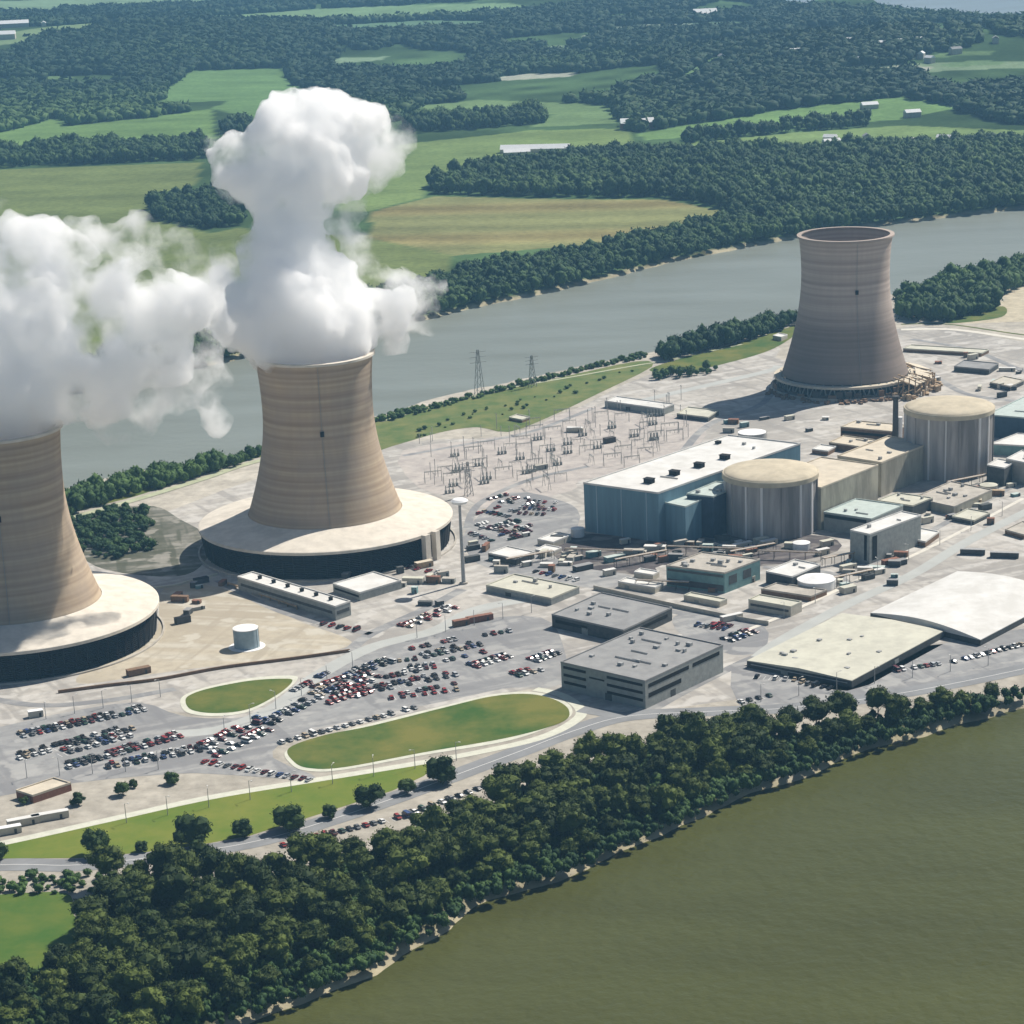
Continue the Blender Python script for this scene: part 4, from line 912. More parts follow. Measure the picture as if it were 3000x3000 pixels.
# pipe rack near the left tower, fences
g0, g1 = G(430, 1105), G(560, 1150)
mb = MB(); d = (g1 - g0)
for k in range(2): mb.rod(g0 + Vector((0, k * 1.2, 1.6)), g1 + Vector((0, k * 1.2, 1.6)), .45, 6)
for k in range(9): p = g0 + d * k / 8; mb.box((p.x, p.y + .6, 0), .5, 3, 1.5, 0)
mb = mb.build('pipe_rack', M['tan']); tag(mb, 'low tan pipe rack running along the dirt yard to the long white shed', 'pipe rack')
def wall_line(name, px, h, th, m, label, cat):
    line = smooth_line(GP(px), 6); mb = MB(); a, b = grow(line, th / 2), grow(line, -th / 2)
    for i in range(len(line) - 1): mb.prism([b[i], b[i + 1], a[i + 1], a[i]], 0.0, h, bottom=False)
    o = mb.build(name, M[m]); tag(o, label, cat); return o
wall_line('retaining_wall', [(110, 1308), (200, 1296), (300, 1284), (420, 1262), (560, 1244), (660, 1230)], 1.6, .8, 'brown', 'low brown retaining wall below the dirt yard of the left tower', 'wall')
wall_line('security_fence', [(1120, 1112), (1200, 1130), (1290, 1150), (1400, 1172), (1450, 1180)], 2.4, .3, 'pale', 'pale security barrier between the inner car park and the trailers', 'fence')
wall_line('pipeline', [(110, 1118), (300, 1110), (360, 1098), (410, 1085)], 1.2, 1.0, 'cream', 'long pale pipe leading away from the left tower base', 'pipe')

# ------------------------------------------------------------------ cars
def car_mesh(kind):
    mb = MB()
    def extr(prof, hw, mi, hw_top=None, zsplit=None):
        n = len(prof); A = []; B_ = []
        for y, z in prof:
            k = hw if (hw_top is None or z <= zsplit + .01) else hw_top
            A.append((-k, y, z)); B_.append((k, y, z))
        mb.add(A + B_, [[i, (i + 1) % n, n + (i + 1) % n, n + i][::-1] for i in range(n)] + [list(range(n)), list(range(n, 2 * n))[::-1]], mi)
    L, Wd = {'car': (4.7, 1.85), 'suv': (4.9, 1.95), 'pickup': (5.6, 2.0), 'van': (5.6, 2.1)}[kind]; h = L / 2
    b1 = {'car': .95, 'suv': 1.05, 'pickup': 1.1, 'van': 1.2}[kind]; rt_ = {'car': 1.45, 'suv': 1.75, 'pickup': 1.8, 'van': 2.3}[kind]
    extr([(-h, .35), (-h, b1 - .12), (-h + .2, b1), (h - .3, b1 - .08), (h, b1 - .3), (h, .35)], Wd / 2, 0)
    c0, c1_, c2_, c3 = {'car': (-h + .55, -h + 1.15, .35, 1.15), 'suv': (-h + .1, -h + .4, .5, 1.25), 'pickup': (-.2, -.1, 1.15, 1.75), 'van': (-h + .05, -h + .12, 1.6, 2.3)}[kind]
    extr([(c0, b1), (c1_, rt_ - .06), (c2_, rt_ - .06), (c3, b1)], Wd / 2 - .05, 1, Wd / 2 - .25, b1)
    extr([(c1_ - .05, rt_ - .06), (c1_ + .05, rt_ + .02), (c2_ - .1, rt_ + .02), (c2_ + .05, rt_ - .06)], Wd / 2 - .22, 0)
    if kind == 'pickup': mb.box((0, -h + 1.25, b1 + .01), Wd - .35, 2.1, .03, 0, 2)
    for sx in (-1, 1):
        for yy in (-h * .6, h * .6): mb.rod((sx * (Wd / 2 - .2), yy, .34), (sx * (Wd / 2 + .02), yy, .34), .34, 8, 2)
    return mb
PAINT = {n: mat('paint_' + n, c, rough=.35, spec=.5) for n, c in dict(white=(.72, .72, .70), silver=(.42, .43, .44), grey=(.14, .145, .15), black=(.014, .014, .016), red=(.26, .02, .02), maroon=(.11, .018, .022), blue=(.03, .06, .17), green=(.02, .06, .04), tan=(.38, .31, .22)).items()}
cmesh = {}
for k in ('car', 'suv', 'pickup', 'van'):
    ob = car_mesh(k).build('parked_' + k, [PAINT['white'], M['glass'], M['tyre']]); cmesh[k] = ob.data; bpy.data.objects.remove(ob)
ORD = 'first second third fourth fifth sixth seventh eighth ninth tenth eleventh twelfth thirteenth fourteenth fifteenth sixteenth seventeenth eighteenth nineteenth twentieth'.split()
ROWS = [  # (start, end, count, description of the row, red share)
 ((46, 1390), (272, 1341), 17, 'top row of the left car park', .15), ((38, 1432), (250, 1377), 17, 'second row of the left car park', .1), ((118, 1424), (246, 1390), 9, 'third row of the left car park', .1),
 ((130, 1449), (340, 1391), 16, 'fourth row of the left car park', .25), ((205, 1449), (378, 1417), 11, 'bottom row of the left car park', .2),
 ((388, 1412), (500, 1359), 8, 'diagonal row below the small oval lawn', .35), ((408, 1428), (508, 1380), 8, 'lower diagonal row beside the small oval lawn', .3),
 ((512, 1367), (602, 1318), 9, 'diagonal row right of the small oval lawn', .1), ((606, 1312), (690, 1266), 9, 'upper diagonal row of the middle car park', .2),
 ((622, 1328), (698, 1303), 7, 'first row of the red cluster', .7), ((634, 1310), (700, 1287), 6, 'middle row of the red cluster', .75), ((645, 1292), (698, 1273), 5, 'last row of the red cluster', .6),
 ((719, 1302), (860, 1275), 9, 'row behind the long lawn, middle car park', .2), ((740, 1318), (860, 1303), 7, 'row nearest the long lawn but one', .35),
 ((531, 1402), (781, 1337), 18, 'row along the upper edge of the long lawn', .05), ((388, 1439), (584, 1473), 15, 'curved row above the lower lawn', .5),
 ((535, 1596), (766, 1540), 16, 'left half of the row beside the river woods', .2), ((781, 1534), (950, 1472), 11, 'right half of the row beside the river woods', .15),
 ((806, 1240), (906, 1218), 9, 'row left of the low dark office block', .15), ((916, 1199), (960, 1192), 4, 'short row just below the dark red trailer', .2),
 ((900, 1259), (962, 1240), 6, 'short row in front of the three storey block', .2), ((704, 1262), (740, 1250), 3, 'short row at the car park entrance', .1), ((764, 1266), (820, 1260), 5, 'short row in the open middle car park', .2),
 ((772, 1184), (860, 1148), 6, 'thin row between the vented shed and the mast', .2), ((596, 1176), (672, 1190), 6, 'row in front of the very long vented shed', .5),
 ((770, 1072), (826, 1082), 4, 'row right below the central tower base', .3), ((956, 951), (994, 941), 4, 'top row of the switchyard side car park', .2), ((982, 960), (1046, 963), 5, 'right row of the switchyard side car park', .5),
 ((904, 970), (948, 979), 5, 'left row of the switchyard side car park', .1), ((936, 1001), (976, 986), 5, 'middle row of the switchyard side car park', .1), ((912, 998), (966, 1018), 4, 'lower row of the switchyard side car park', .3),
 ((1012, 1080), (1086, 1096), 7, 'row behind the flat beige roofed building', .2), ((1014, 1248), (1052, 1234), 5, 'row at the left wall of the three storey block', .4), ((978, 1276), (1020, 1266), 5, 'row at the lawn tip near the three storey block', .3),
 ((1316, 1180), (1368, 1188), 6, 'top row of the car park behind the grey offices', .6), ((1380, 1210), (1424, 1194), 5, 'side row of the car park behind the grey offices', .5),
 ((1514, 1289), (1566, 1300), 5, 'row before the dark front of the cream warehouse', 0), ((1427, 1278), (1500, 1284), 5, 'row on the wide forecourt left of the cream warehouse', 0), ((1397, 1325), (1450, 1314), 4, 'row at the road edge of the wide forecourt', 0),
 ((1692, 1266), (1781, 1252), 9, 'left row between the warehouses and the river road', .3), ((1799, 1250), (1925, 1218), 13, 'right row between the warehouses and the river road', .25)]
mbm = MB(); EXTRA = []; ROWS.sort(key=lambda r_: -(r_[0][1] + r_[1][1]))
for (a, b, n, desc, red) in ROWS:
    A, Bp = G(*a), G(*b); d = Bp - A; L_ = d.length; dn_ = d.normalized(); nn_ = Vector((-dn_.y, dn_.x, 0)); k = 0.0
    if 'warehouse' in desc or 'forecourt' in desc or 'river' in desc: pass
    while k <= L_:
        p = A + dn_ * (k - 1.35); q0, q1 = p - nn_ * 2.7, p + nn_ * 2.7; e = dn_ * .09
        mbm.face([(*(q0 - e)[:2], .075), (*(q0 + e)[:2], .075), (*(q1 + e)[:2], .075), (*(q1 - e)[:2], .075)]); k += 2.75
    if any(w_ in desc for w_ in ('left car park', 'middle car park', 'red cluster', 'diagonal', 'switchyard side', 'behind the long lawn', 'left of the low dark', 'grey offices', 'before the three', 'entrance', 'thin row', 'three storey')):
        EXTRA.append((A + nn_ * 5.4, d, red))
        if 'middle' in desc or 'switchyard' in desc or 'low dark' in desc: EXTRA.append((A + nn_ * 16.5, d * .8, red)); EXTRA.append((A - nn_ * 11.5 + d * .15, d * .7, red))
tag(mbm.build('stall_markings', M['paint']), kind='structure')
ncar = 0
for (a, b, n, desc, red) in ROWS:
    A, Bp = G(*a), G(*b); d = Bp - A; ang = math.atan2(d.y, d.x)
    maxn = max(2, int(d.length / 2.7)); n = min(n, maxn)
    if ncar >= 298: EXTRA.append((A, d, red)); continue
    for k in range(n):
        if random.random() < .06: continue
        if ncar >= 298: break
        p = A + d * ((k + random.uniform(-.08, .08)) / max(1, n - 1))
        x = random.random(); colr = random.choice(['red', 'maroon']) if x < red else random.choice(['white', 'white', 'white', 'silver', 'silver', 'grey', 'black', 'black', 'black', 'blue', 'green', 'tan'])
        if desc.startswith('row along the upper edge'): colr = random.choice(['white', 'white', 'tan', 'silver', 'grey'])
        kd = random.choice(['car', 'car', 'car', 'suv', 'suv', 'pickup', 'van' if random.random() < .4 else 'car'])
        o = bpy.data.objects.new('parked_' + kd, cmesh[kd]); COL.objects.link(o)
        o.location = (p.x, p.y, .07 if p.z < 1 else 0); o.rotation_euler = (0, 0, ang + random.choice((0, math.pi)) + random.uniform(-.05, .05)); o.location.z = .08
        o.material_slots[0].link = 'OBJECT'; o.material_slots[0].material = PAINT[colr]
        tag(o, f"{colr} {kd}, {ORD[k]} from left, {desc}", kd, 'vehicles parked around the plant'); ncar += 1
cv = {k: (np.array([v.co[:] for v in m_.vertices]), [list(p.vertices) for p in m_.polygons], [p.material_index for p in m_.polygons]) for k, m_ in cmesh.items()}
pk = list(PAINT); mbx = MB(); r4 = random.Random(8); taken = [o_.location.copy() for o_ in bpy.data.objects if o_.name.startswith('parked_')]
for (A, d, red) in EXTRA:
    n = int(d.length / 2.75); ang = math.atan2(d.y, d.x)
    for k in range(n):
        if r4.random() < .25: continue
        p = A + d * (k / max(1, n - 1))
        if any((t_.x - p.x) ** 2 + (t_.y - p.y) ** 2 < 7.5 for t_ in taken): continue
        if inside(np.array([p.x]), np.array([p.y]), GP(L_OVAL))[0] or inside(np.array([p.x]), np.array([p.y]), GP(S_OVAL))[0]: continue
        taken.append(p.copy()); x = r4.random(); colr = r4.choice(['red', 'maroon']) if x < red + .1 else r4.choice(['white', 'white', 'silver', 'silver', 'grey', 'black', 'black', 'blue', 'green', 'tan'])
        V_, F_, MI = cv[r4.choice(['car', 'car', 'suv', 'pickup'])]; ca, sa = math.cos(ang), math.sin(ang); i0 = len(mbx.v)
        mbx.v += [(p.x + ca * x_ - sa * y_, p.y + sa * x_ + ca * y_, z_ + .08) for x_, y_, z_ in V_]
        for f_, m__ in zip(F_, MI): mbx.f.append([i0 + q for q in f_]); mbx.m.append(pk.index(colr) if m__ == 0 else len(pk) + m__ - 1)
o = mbx.build('parked_cars', [PAINT[k] for k in pk] + [M['glass'], M['tyre']]); tag(o, 'the remaining rows of parked cars filling the plant car parks', 'cars', None, 'stuff')
print('cars', ncar, len(mbx.f))

# ------------------------------------------------------------------ trees
def ico(sub):
    bm = bmesh.new(); bmesh.ops.create_icosphere(bm, subdivisions=sub, radius=1)
    v = np.array([x.co[:] for x in bm.verts]); f = np.array([[y.index for y in x.verts] for x in bm.faces]); bm.free(); return v, f
ICO1, ICO2, ICO3 = ico(1), ico(2), ico(3)
def crown_mesh(name, rnd, rx, h, nblob, nleaf, m, leaf=.55, low=.62):
    """Leafy crown of merged leaf clumps around (0,0,h0..h)."""
    V, Fc = [], []; off = 0; hc = h * low
    blobs = []
    for k in range(nblob):
        a = rnd.random() * 6.283; e = math.acos(rnd.uniform(-.45, 1)); q = rnd.uniform(.45, .8)
        c = np.array([math.cos(a) * math.sin(e) * rx * q, math.sin(a) * math.sin(e) * rx * q, hc + math.cos(e) * (h - hc) * q])
        blobs.append((c, rnd.uniform(.26, .46) * rx))
    blobs.append((np.array([0, 0, hc]), rx * .62))
    nr = np.random.default_rng(rnd.randint(0, 10 ** 6))
    for c, r in blobs:
        v, f = ICO1 if r < rx * .5 else ICO2
        d = v * (r * (1 + nr.uniform(-.22, .22, (len(v), 1)))) * np.array([1, 1, .85]) + c
        V.append(d); Fc.append(f + off); off += len(v)
    # leaf sprays
    L = []
    for _ in range(nleaf):
        c, r = blobs[nr.integers(len(blobs))]
        d = nr.normal(size=3); d /= np.linalg.norm(d); p = c + d * r * nr.uniform(.85, 1.25) * np.array([1, 1, .9])
        u = nr.normal(size=3); u /= np.linalg.norm(u); w_ = np.cross(d + nr.normal(size=3) * .6, u); w_ /= np.linalg.norm(w_) + 1e-9
        s = leaf * nr.uniform(.6, 1.4); L.append([p + u * s, p + w_ * s * .8, p - u * s * .7])
    L = np.array(L).reshape(-1, 3); V.append(L); Fc.append(np.arange(len(L)).reshape(-1, 3) + off)
    V = np.concatenate(V); Fc = np.concatenate(Fc)
    me = bpy.data.meshes.new(name); me.from_pydata(V.tolist(), [], Fc.tolist()); me.materials.append(m); me.update(); return me
def trunk_mesh(name, rnd, h, r):
    mb = MB(); mb.rod((0, 0, 0), (0, 0, h * .35), r, 7, r2=r * .75); mb.rod((0, 0, h * .35), (.2, .1, h * .8), r * .75, 6, r2=r * .2)
    for k in range(5):
        a = k * 1.256 + rnd.random(); z = h * (.3 + .08 * k); mb.rod((0, 0, z), (math.cos(a) * h * .26, math.sin(a) * h * .26, z + h * .22), r * .4, 5, r2=r * .12)
    ob = mb.build(name, M['bark']); me = ob.data; bpy.data.objects.remove(ob); return me
rnd = random.Random(5)
NEARV = [(crown_mesh('crown', rnd, 6.0, rnd.uniform(12.5, 15.5), 16, 1500, M['leaf2'] if _ in (1, 4, 7) else M['leaf'], .5), trunk_mesh('trunk', rnd, 13, .35)) for _ in range(9)]
LAWNV = [(crown_mesh('crown', rnd, 5.2, 8.6, 18, 1300, M['leafd'], .42, .46), trunk_mesh('trunk', rnd, 8, .28)) for _ in range(3)]
def tree(name, x, y, z, s, var, label, cat, group, sz=None):
    cm, tm = var; t = empty(name, (x, y, z), rnd.random() * 6.28); t.scale = (s, s, sz or s * rnd.uniform(.88, 1.15)); tag(t, label, cat, group)
    for nm, me in (('crown', cm), ('trunk', tm)):
        c = bpy.data.objects.new(nm, me); COL.objects.link(c); c.parent = t
    return t
# individual trees of the near river wood: blue-noise scatter inside the wood outline
pts = []; wx = [p[0] for p in near_wood]; wy = [p[1] for p in near_wood]
sd_line = near_shore
tries = 0; cand = []
NXY = RNG.uniform([-330, min(wy)], [620, max(wy)], (60000, 2))
ins = inside(NXY[:, 0], NXY[:, 1], near_wood) & ~inside(NXY[:, 0], NXY[:, 1], near_river); NXY = NXY[ins]
dsh = dist_line(NXY[:, 0], NXY[:, 1], near_shore); NXY = NXY[dsh > 9]
def vis(p, m=60):
    u, v = P(p); return -m < u < 1932 + m and v < 1932 + 90
cells = {}
for x, y in NXY:
    if not vis((x, y, 6)): continue
    mind = 10.2
    k = (int(x // 10), int(y // 10)); ok = True
    for i in (-1, 0, 1):
        for j in (-1, 0, 1):
            for q in cells.get((k[0] + i, k[1] + j), ()):
                if (q[0] - x) ** 2 + (q[1] - y) ** 2 < mind * mind: ok = False
    if ok: cells.setdefault(k, []).append((x, y)); pts.append((x, y))
print('near wood trees', len(pts))
STUFF_EXTRA = []
pts.sort(key=lambda p: p[1])
if len(pts) > 285:
    # the individually modelled ones: every place the wood shows; the surplus deep inside the wood becomes one mass
    dd = dist_line(np.array([p[0] for p in pts]), np.array([p[1] for p in pts]), near_shore)
    STUFF_EXTRA = pts[285:]; pts = pts[:285]
for x, y in pts:
    sc_ = rnd.uniform(.85, 1.4)
    edge = dist_line(np.array([x]), np.array([y]), near_shore)[0]
    lab = 'broad dark green tree at the waterline edge of the near wood' if edge < 24 else 'broad dark green tree packed inside the near riverside wood'
    tree('riverside_tree', x, y, -.3 if edge > 22 else -1.2, sc_ * (.85 if edge < 20 else 1), rnd.choice(NEARV), lab, 'tree', 'waterline trees of the near wood' if edge < 24 else 'inner trees of the near wood')
# lawn trees
for (u, v, r_px, lab) in [(182, 1612, 26, 'round dark tree on the lower lawn, second from the left photo edge'), (268, 1607, 13, 'tiny bushy tree left of the widest lawn tree'), (364, 1600, 38, 'widest dark tree on the lower lawn'),
    (457, 1578, 20, 'small conical tree right of the widest lawn tree'), (546, 1565, 32, 'round dark tree in the middle of the lower lawn'), (622, 1544, 15, 'small tree between the two middle lawn trees'),
    (698, 1522, 29, 'round dark tree at the road edge of the lower lawn'), (768, 1497, 17, 'small tree near the narrow end of the lower lawn'), (832, 1477, 30, 'round dark tree at the narrow end of the lower lawn, by the road'),
    (-4, 1625, 22, 'dark tree cut by the left photo edge on the lower lawn'), (325, 1478, 15, 'spindly dark tree at the bottom of the left car park'), (232, 1500, 15, 'dark sparse tree left of the spindly one at the left car park'), (252, 1486, 9, 'small shrub like tree beside the sparse car park tree'),
    (148, 1518, 15, 'dark tree right of the red brick building'), (46, 1517, 9, 'tiny dark tree in front of the red brick building')]:
    g = G(u, v); s = r_px / (F / math.hypot(g.y, H)) / 5.0 * .98
    tree('lawn_tree', g.x, g.y, 0, s, rnd.choice(LAWNV), lab, 'tree', 'trees on the lower lawn and car park')
g = G(860, 1547)
tree('lawn_tree', g.x, g.y, 0, .8, NEARV[1], 'lone dark tree between the river wood tip and the parked row', 'tree', None)

# woods and hedges that read as masses
VARS = []
for i in range(10):
    nr = np.random.default_rng(100 + i); v, f = ICO1
    if i < 5:
        d = v * (1 + nr.uniform(-.32, .32, (len(v), 1))); d[:, 2] *= .85
        q = nr.normal(size=(26, 3)); q /= np.linalg.norm(q, axis=1)[:, None]; a_ = nr.normal(size=(26, 3)) * .3; b_ = nr.normal(size=(26, 3)) * .3
        tr = np.stack([q * .95, q * .95 + a_, q * .95 + b_], 1).reshape(-1, 3)
        VARS.append((np.concatenate([d, tr]), np.concatenate([f, np.arange(78).reshape(-1, 3) + len(d)])))
    else:
        VV, FF, off = [], [], 0
        for k in range(6):
            c = nr.normal(size=3); c /= np.linalg.norm(c); c = c * .52 * (k > 0); c[2] = abs(c[2]) * .9; rr = nr.uniform(.36, .56) if k else .68
            VV.append(v * rr * (1 + nr.uniform(-.3, .3, (len(v), 1))) + c); FF.append(f + off); off += len(v)
            nq = 34; q = nr.normal(size=(nq, 3)); q /= np.linalg.norm(q, axis=1)[:, None]; q = q * rr * nr.uniform(.9, 1.15, (nq, 1)) + c
            tr = np.stack([q, q + nr.normal(size=(nq, 3)) * .11, q + nr.normal(size=(nq, 3)) * .11], 1).reshape(-1, 3)
            VV.append(tr); FF.append(np.arange(nq * 3).reshape(-1, 3) + off); off += nq * 3
        VARS.append((np.concatenate(VV), np.concatenate(FF)))
CONE = []
def mass(name, label, P3, S, T, hi=None, m=None, kind='stuff', zf_=1.25, smooth=False):
    """P3 (n,3) base points, S crown radius, T tint; one mesh of lumpy crowns."""
    V, Fc, TT = [], [], []; off = 0; nr = np.random.default_rng(len(P3))
    n = len(P3); vi = nr.integers(0, 5, n) if hi is None else np.where(hi, nr.integers(5, 10, n), nr.integers(0, 5, n))
    ang = nr.uniform(0, 6.283, n)
    for k in range(10):
        idx = np.where(vi == k)[0]
        if not len(idx): continue
        v, f = VARS[k]; c, s = np.cos(ang[idx])[:, None], np.sin(ang[idx])[:, None]
        x = (v[None, :, 0] * c - v[None, :, 1] * s) * S[idx][:, None]; y = (v[None, :, 0] * s + v[None, :, 1] * c) * S[idx][:, None]
        z = v[None, :, 2] * S[idx][:, None] * zf_ + S[idx][:, None] * zf_ * .8
        jit = 1 + nr.uniform(-.12, .12, x.shape)
        vv = np.stack([x * jit + P3[idx, 0][:, None], y * jit + P3[idx, 1][:, None], z + P3[idx, 2][:, None]], -1).reshape(-1, 3)
        ff = (f[None] + (np.arange(len(idx)) * len(v))[:, None, None] + off).reshape(-1, 3)
        V.append(vv); Fc.append(ff); TT.append(np.repeat(T[idx], len(v))); off += len(vv)
    V = np.concatenate(V).astype(np.float32); Fc = np.concatenate(Fc).astype(np.int32); TT = np.concatenate(TT).astype(np.float32)
    me = bpy.data.meshes.new(name); me.vertices.add(len(V)); me.vertices.foreach_set('co', V.ravel()); me.loops.add(Fc.size); me.loops.foreach_set('vertex_index', Fc.ravel())
    me.polygons.add(len(Fc)); me.polygons.foreach_set('loop_start', np.arange(0, Fc.size, 3, dtype=np.int32)); me.update(calc_edges=True)
    if smooth: me.polygons.foreach_set('use_smooth', np.ones(len(Fc), bool))
    a = me.attributes.new('tint', 'FLOAT', 'POINT'); a.data.foreach_set('value', TT); me.materials.append(m or M['wood'])
    o = bpy.data.objects.new(name, me); COL.objects.link(o); tag(o, label, 'woodland' if 'hedge' not in name else 'hedge', None, kind); return o
def scatter(poly, step, excl=(), jitter=.45):
    x0, x1 = min(p[0] for p in poly), max(p[0] for p in poly); y0, y1 = min(p[1] for p in poly), max(p[1] for p in poly)
    X, Y = np.meshgrid(np.arange(x0, x1, step), np.arange(y0, y1, step)); X[::2] += step / 2
    X = X + RNG.uniform(-jitter, jitter, X.shape) * step; Y = Y + RNG.uniform(-jitter, jitter, Y.shape) * step; X, Y = X.ravel(), Y.ravel()
    k = inside(X, Y, poly)
    for e in excl: k &= ~inside(X, Y, e)
    return X[k], Y[k]
def wood(label, poly, step, size, tint=(.2, .5), hi=True, name='woodland', excl=(), z=None, zf_=1.25, drop_bank=True):
    X, Y = scatter(poly, step, excl)
    if not len(X): return
    Z = hill(X, Y) - .5 if z is None else np.full(X.shape, z)
    n1 = vnoise(X, Y, 110, 9); S = size * 1.12 * RNG.uniform(.55, 1.35, X.shape) * (.8 + .4 * vnoise(X, Y, 60, 19)); T = tint[0] - .15 + (tint[1] - tint[0] + .25) * (n1 * .55 + vnoise(X, Y, 45, 17) * .45 + RNG.uniform(-.1, .55, X.shape))
    return mass(name, label, np.stack([X, Y, Z], -1), S, T, np.full(X.shape, hi), zf_=zf_)
if STUFF_EXTRA:
    q = np.array(STUFF_EXTRA); mass('woodland', 'deep part of the near riverside wood, crowns closing over each other', np.stack([q[:, 0], q[:, 1], np.full(len(q), 1.5)], -1), RNG.uniform(4.6, 6.6, len(q)), RNG.uniform(.1, .6, len(q)), np.full(len(q), True), M['wood'])
wood('dark undergrowth filling the gaps of the near riverside wood', [p for p in near_wood], 4.2, 2.6, (.05, .45), name='undergrowth', excl=(near_river,), z=-.6)
# belt on the far bank
fs = far_shore
belt_top = GP([(2300, 315), (1932, 360), (1700, 378), (1500, 402), (1380, 412), (1300, 440), (1180, 468), (1050, 488), (940, 505), (860, 520), (700, 575), (400, 640), (100, 700), (-300, 770)])
wood('dense dark tree belt lining the far bank of the river', grow(far_shore, 3) + belt_top, 8.5, 5.6, (.05, .5))
wood('broad dark wood between the striped field and the far river bend', GTP([(810, 352), (880, 328), (1050, 305), (1200, 292), (1300, 288), (1400, 287), (1500, 288), (1600, 285), (1700, 284), (1860, 282), (2250, 275), (2250, 330), (1932, 362), (1700, 380), (1500, 402), (1400, 404), (1340, 388), (1250, 372), (1000, 371), (820, 366)]), 10, 6.6, (.0, .45))
wood('dark thicket in the field behind the left steam', GTP([(280, 392), (300, 384), (360, 372), (440, 372), (465, 400), (460, 424), (400, 434), (300, 418)]), 9, 6, (.0, .35))
wood('long hedgerow wood between the two left fields', GTP([(-250, 300), (0, 290), (100, 282), (280, 274), (385, 266), (395, 300), (280, 306), (0, 316), (-250, 325)]), 10.5, 6.5, (.0, .4))
wood('sparse tree line above the right hand fields', GTP([(1290, 264), (1380, 252), (1500, 238), (1640, 232), (1640, 240), (1500, 249), (1380, 262), (1290, 272)]), 12, 6, (.0, .4))
wood('scattered trees between the houses beyond the wood', GTP([(1560, 283), (1700, 278), (1932, 268), (2200, 265), (2200, 284), (1700, 290), (1560, 292)]), 17, 6, (.0, .5))
wood('copse beside the pale field in the middle distance', GTP([(760, 232), (900, 222), (1010, 216), (1035, 232), (900, 244), (780, 252)]), 11, 6.5, (.1, .5))
wood('small clump of trees behind the rising steam', GTP([(415, 245), (450, 232), (475, 235), (470, 255), (430, 258)]), 11, 6, (.0, .3))
# island side hedges
wood('dark green hedge trees on the island bank left of the idle tower', GP([(1232, 672), (1300, 655), (1400, 630), (1500, 600), (1512, 612), (1420, 642), (1330, 664), (1250, 684)]), 6.5, 4.6, (.05, .4), name='hedge', z=-.5, zf_=1.3)
wood('thick green wood on the island bank right of the idle tower', GP([(1692, 604), (1692, 562), (1800, 530), (1932, 502), (2150, 470), (2150, 525), (1932, 540), (1880, 560), (1885, 585), (1780, 608)]), 7.5, 5.4, (.1, .65), z=-.5)
wood('green bushes on the bank between the two steaming towers', GP([(60, 985), (112, 958), (180, 930), (250, 905), (330, 897), (420, 880), (500, 853), (500, 862), (400, 895), (250, 938), (120, 978)]), 5.5, 4.0, (.3, .8), name='hedge', z=-.5)
wood('low shrubs along the waterline behind the central tower', GP([(700, 800), (720, 786), (900, 744), (1100, 694), (1225, 668), (1225, 674), (1100, 701), (900, 752), (730, 797)]), 4.5, 2.2, (.3, .8), name='hedge', z=-.8, zf_=.9)
wood('rough bushes dotting the riverside grass', GP([(760, 820), (900, 775), (1100, 722), (1200, 695), (1190, 705), (1060, 755), (900, 795), (780, 828)]), 13, 1.6, (.3, .9), name='shrubs', z=-.2, zf_=.8)
wood('short trees at the back of the yard road left of the idle tower', GP([(1225, 712), (1300, 700), (1360, 696), (1352, 706), (1290, 712), (1230, 718)]), 7, 2.6, (.2, .5), name='hedge', z=-.2)
wood('low scrub on the rough ground between the two steaming towers', GP([(95, 992), (200, 965), (270, 962), (300, 985), (270, 1010), (290, 1040), (200, 1060), (140, 1035)]), 6.0, 2.9, (.0, .4), name='scrub', z=-.4, zf_=.9)
wood('scrub at the top of the bright corner lawn', GP([(-100, 1672), (0, 1662), (130, 1650), (200, 1655), (190, 1690), (130, 1688), (0, 1688), (-100, 1690)]), 5.0, 2.2, (.2, .9), name='shrubs', z=-.2, zf_=.9)
# everything beyond: forest except the fields
far_poly = GTP([(-350, 300), (-350, -30), (2350, -30), (2350, 262), (1932, 246), (1800, 205), (1700, 184), (1500, 203), (1350, 228), (1195, 250), (1175, 232), (1150, 198), (900, 188), (790, 200), (700, 262), (560, 240), (558, 165), (540, 128), (360, 133), (305, 172), (430, 190), (400, 205), (280, 222), (130, 238), (110, 222), (0, 250), (-350, 285)])
ex = [FW[k][0] for k in FW] + [far_water]
X, Y = scatter(far_poly, 15.5, ex)
keep = np.ones(X.shape, bool)
gl = vnoise(X, Y, 300, 21) * .6 + vnoise(X, Y * .45, 120, 22) * .4; keep &= gl < .60
X, Y = X[keep], Y[keep]; n1 = vnoise(X, Y, 380, 31)
n4 = vnoise(X, Y * .5, 900, 41); T = -.15 + .95 * np.clip(n1 * 1.2 + n4 * .8 - .75, 0, 1) + RNG.uniform(0, .25, X.shape)
half = Y < 4200
for msk, lab in ((half, 'unbroken forest covering the low hills behind the fields'), (~half, 'hazy forest stretching to the distant river')):
    if msk.any():
        S = 11.0 * RNG.uniform(.7, 1.3, X.shape)[msk]
        mass('forest', lab, np.stack([X, Y, hill(X, Y) - 1], -1)[msk], S, T[msk], np.full(msk.sum(), False), zf_=.8, smooth=True)
print('far trees', len(X))

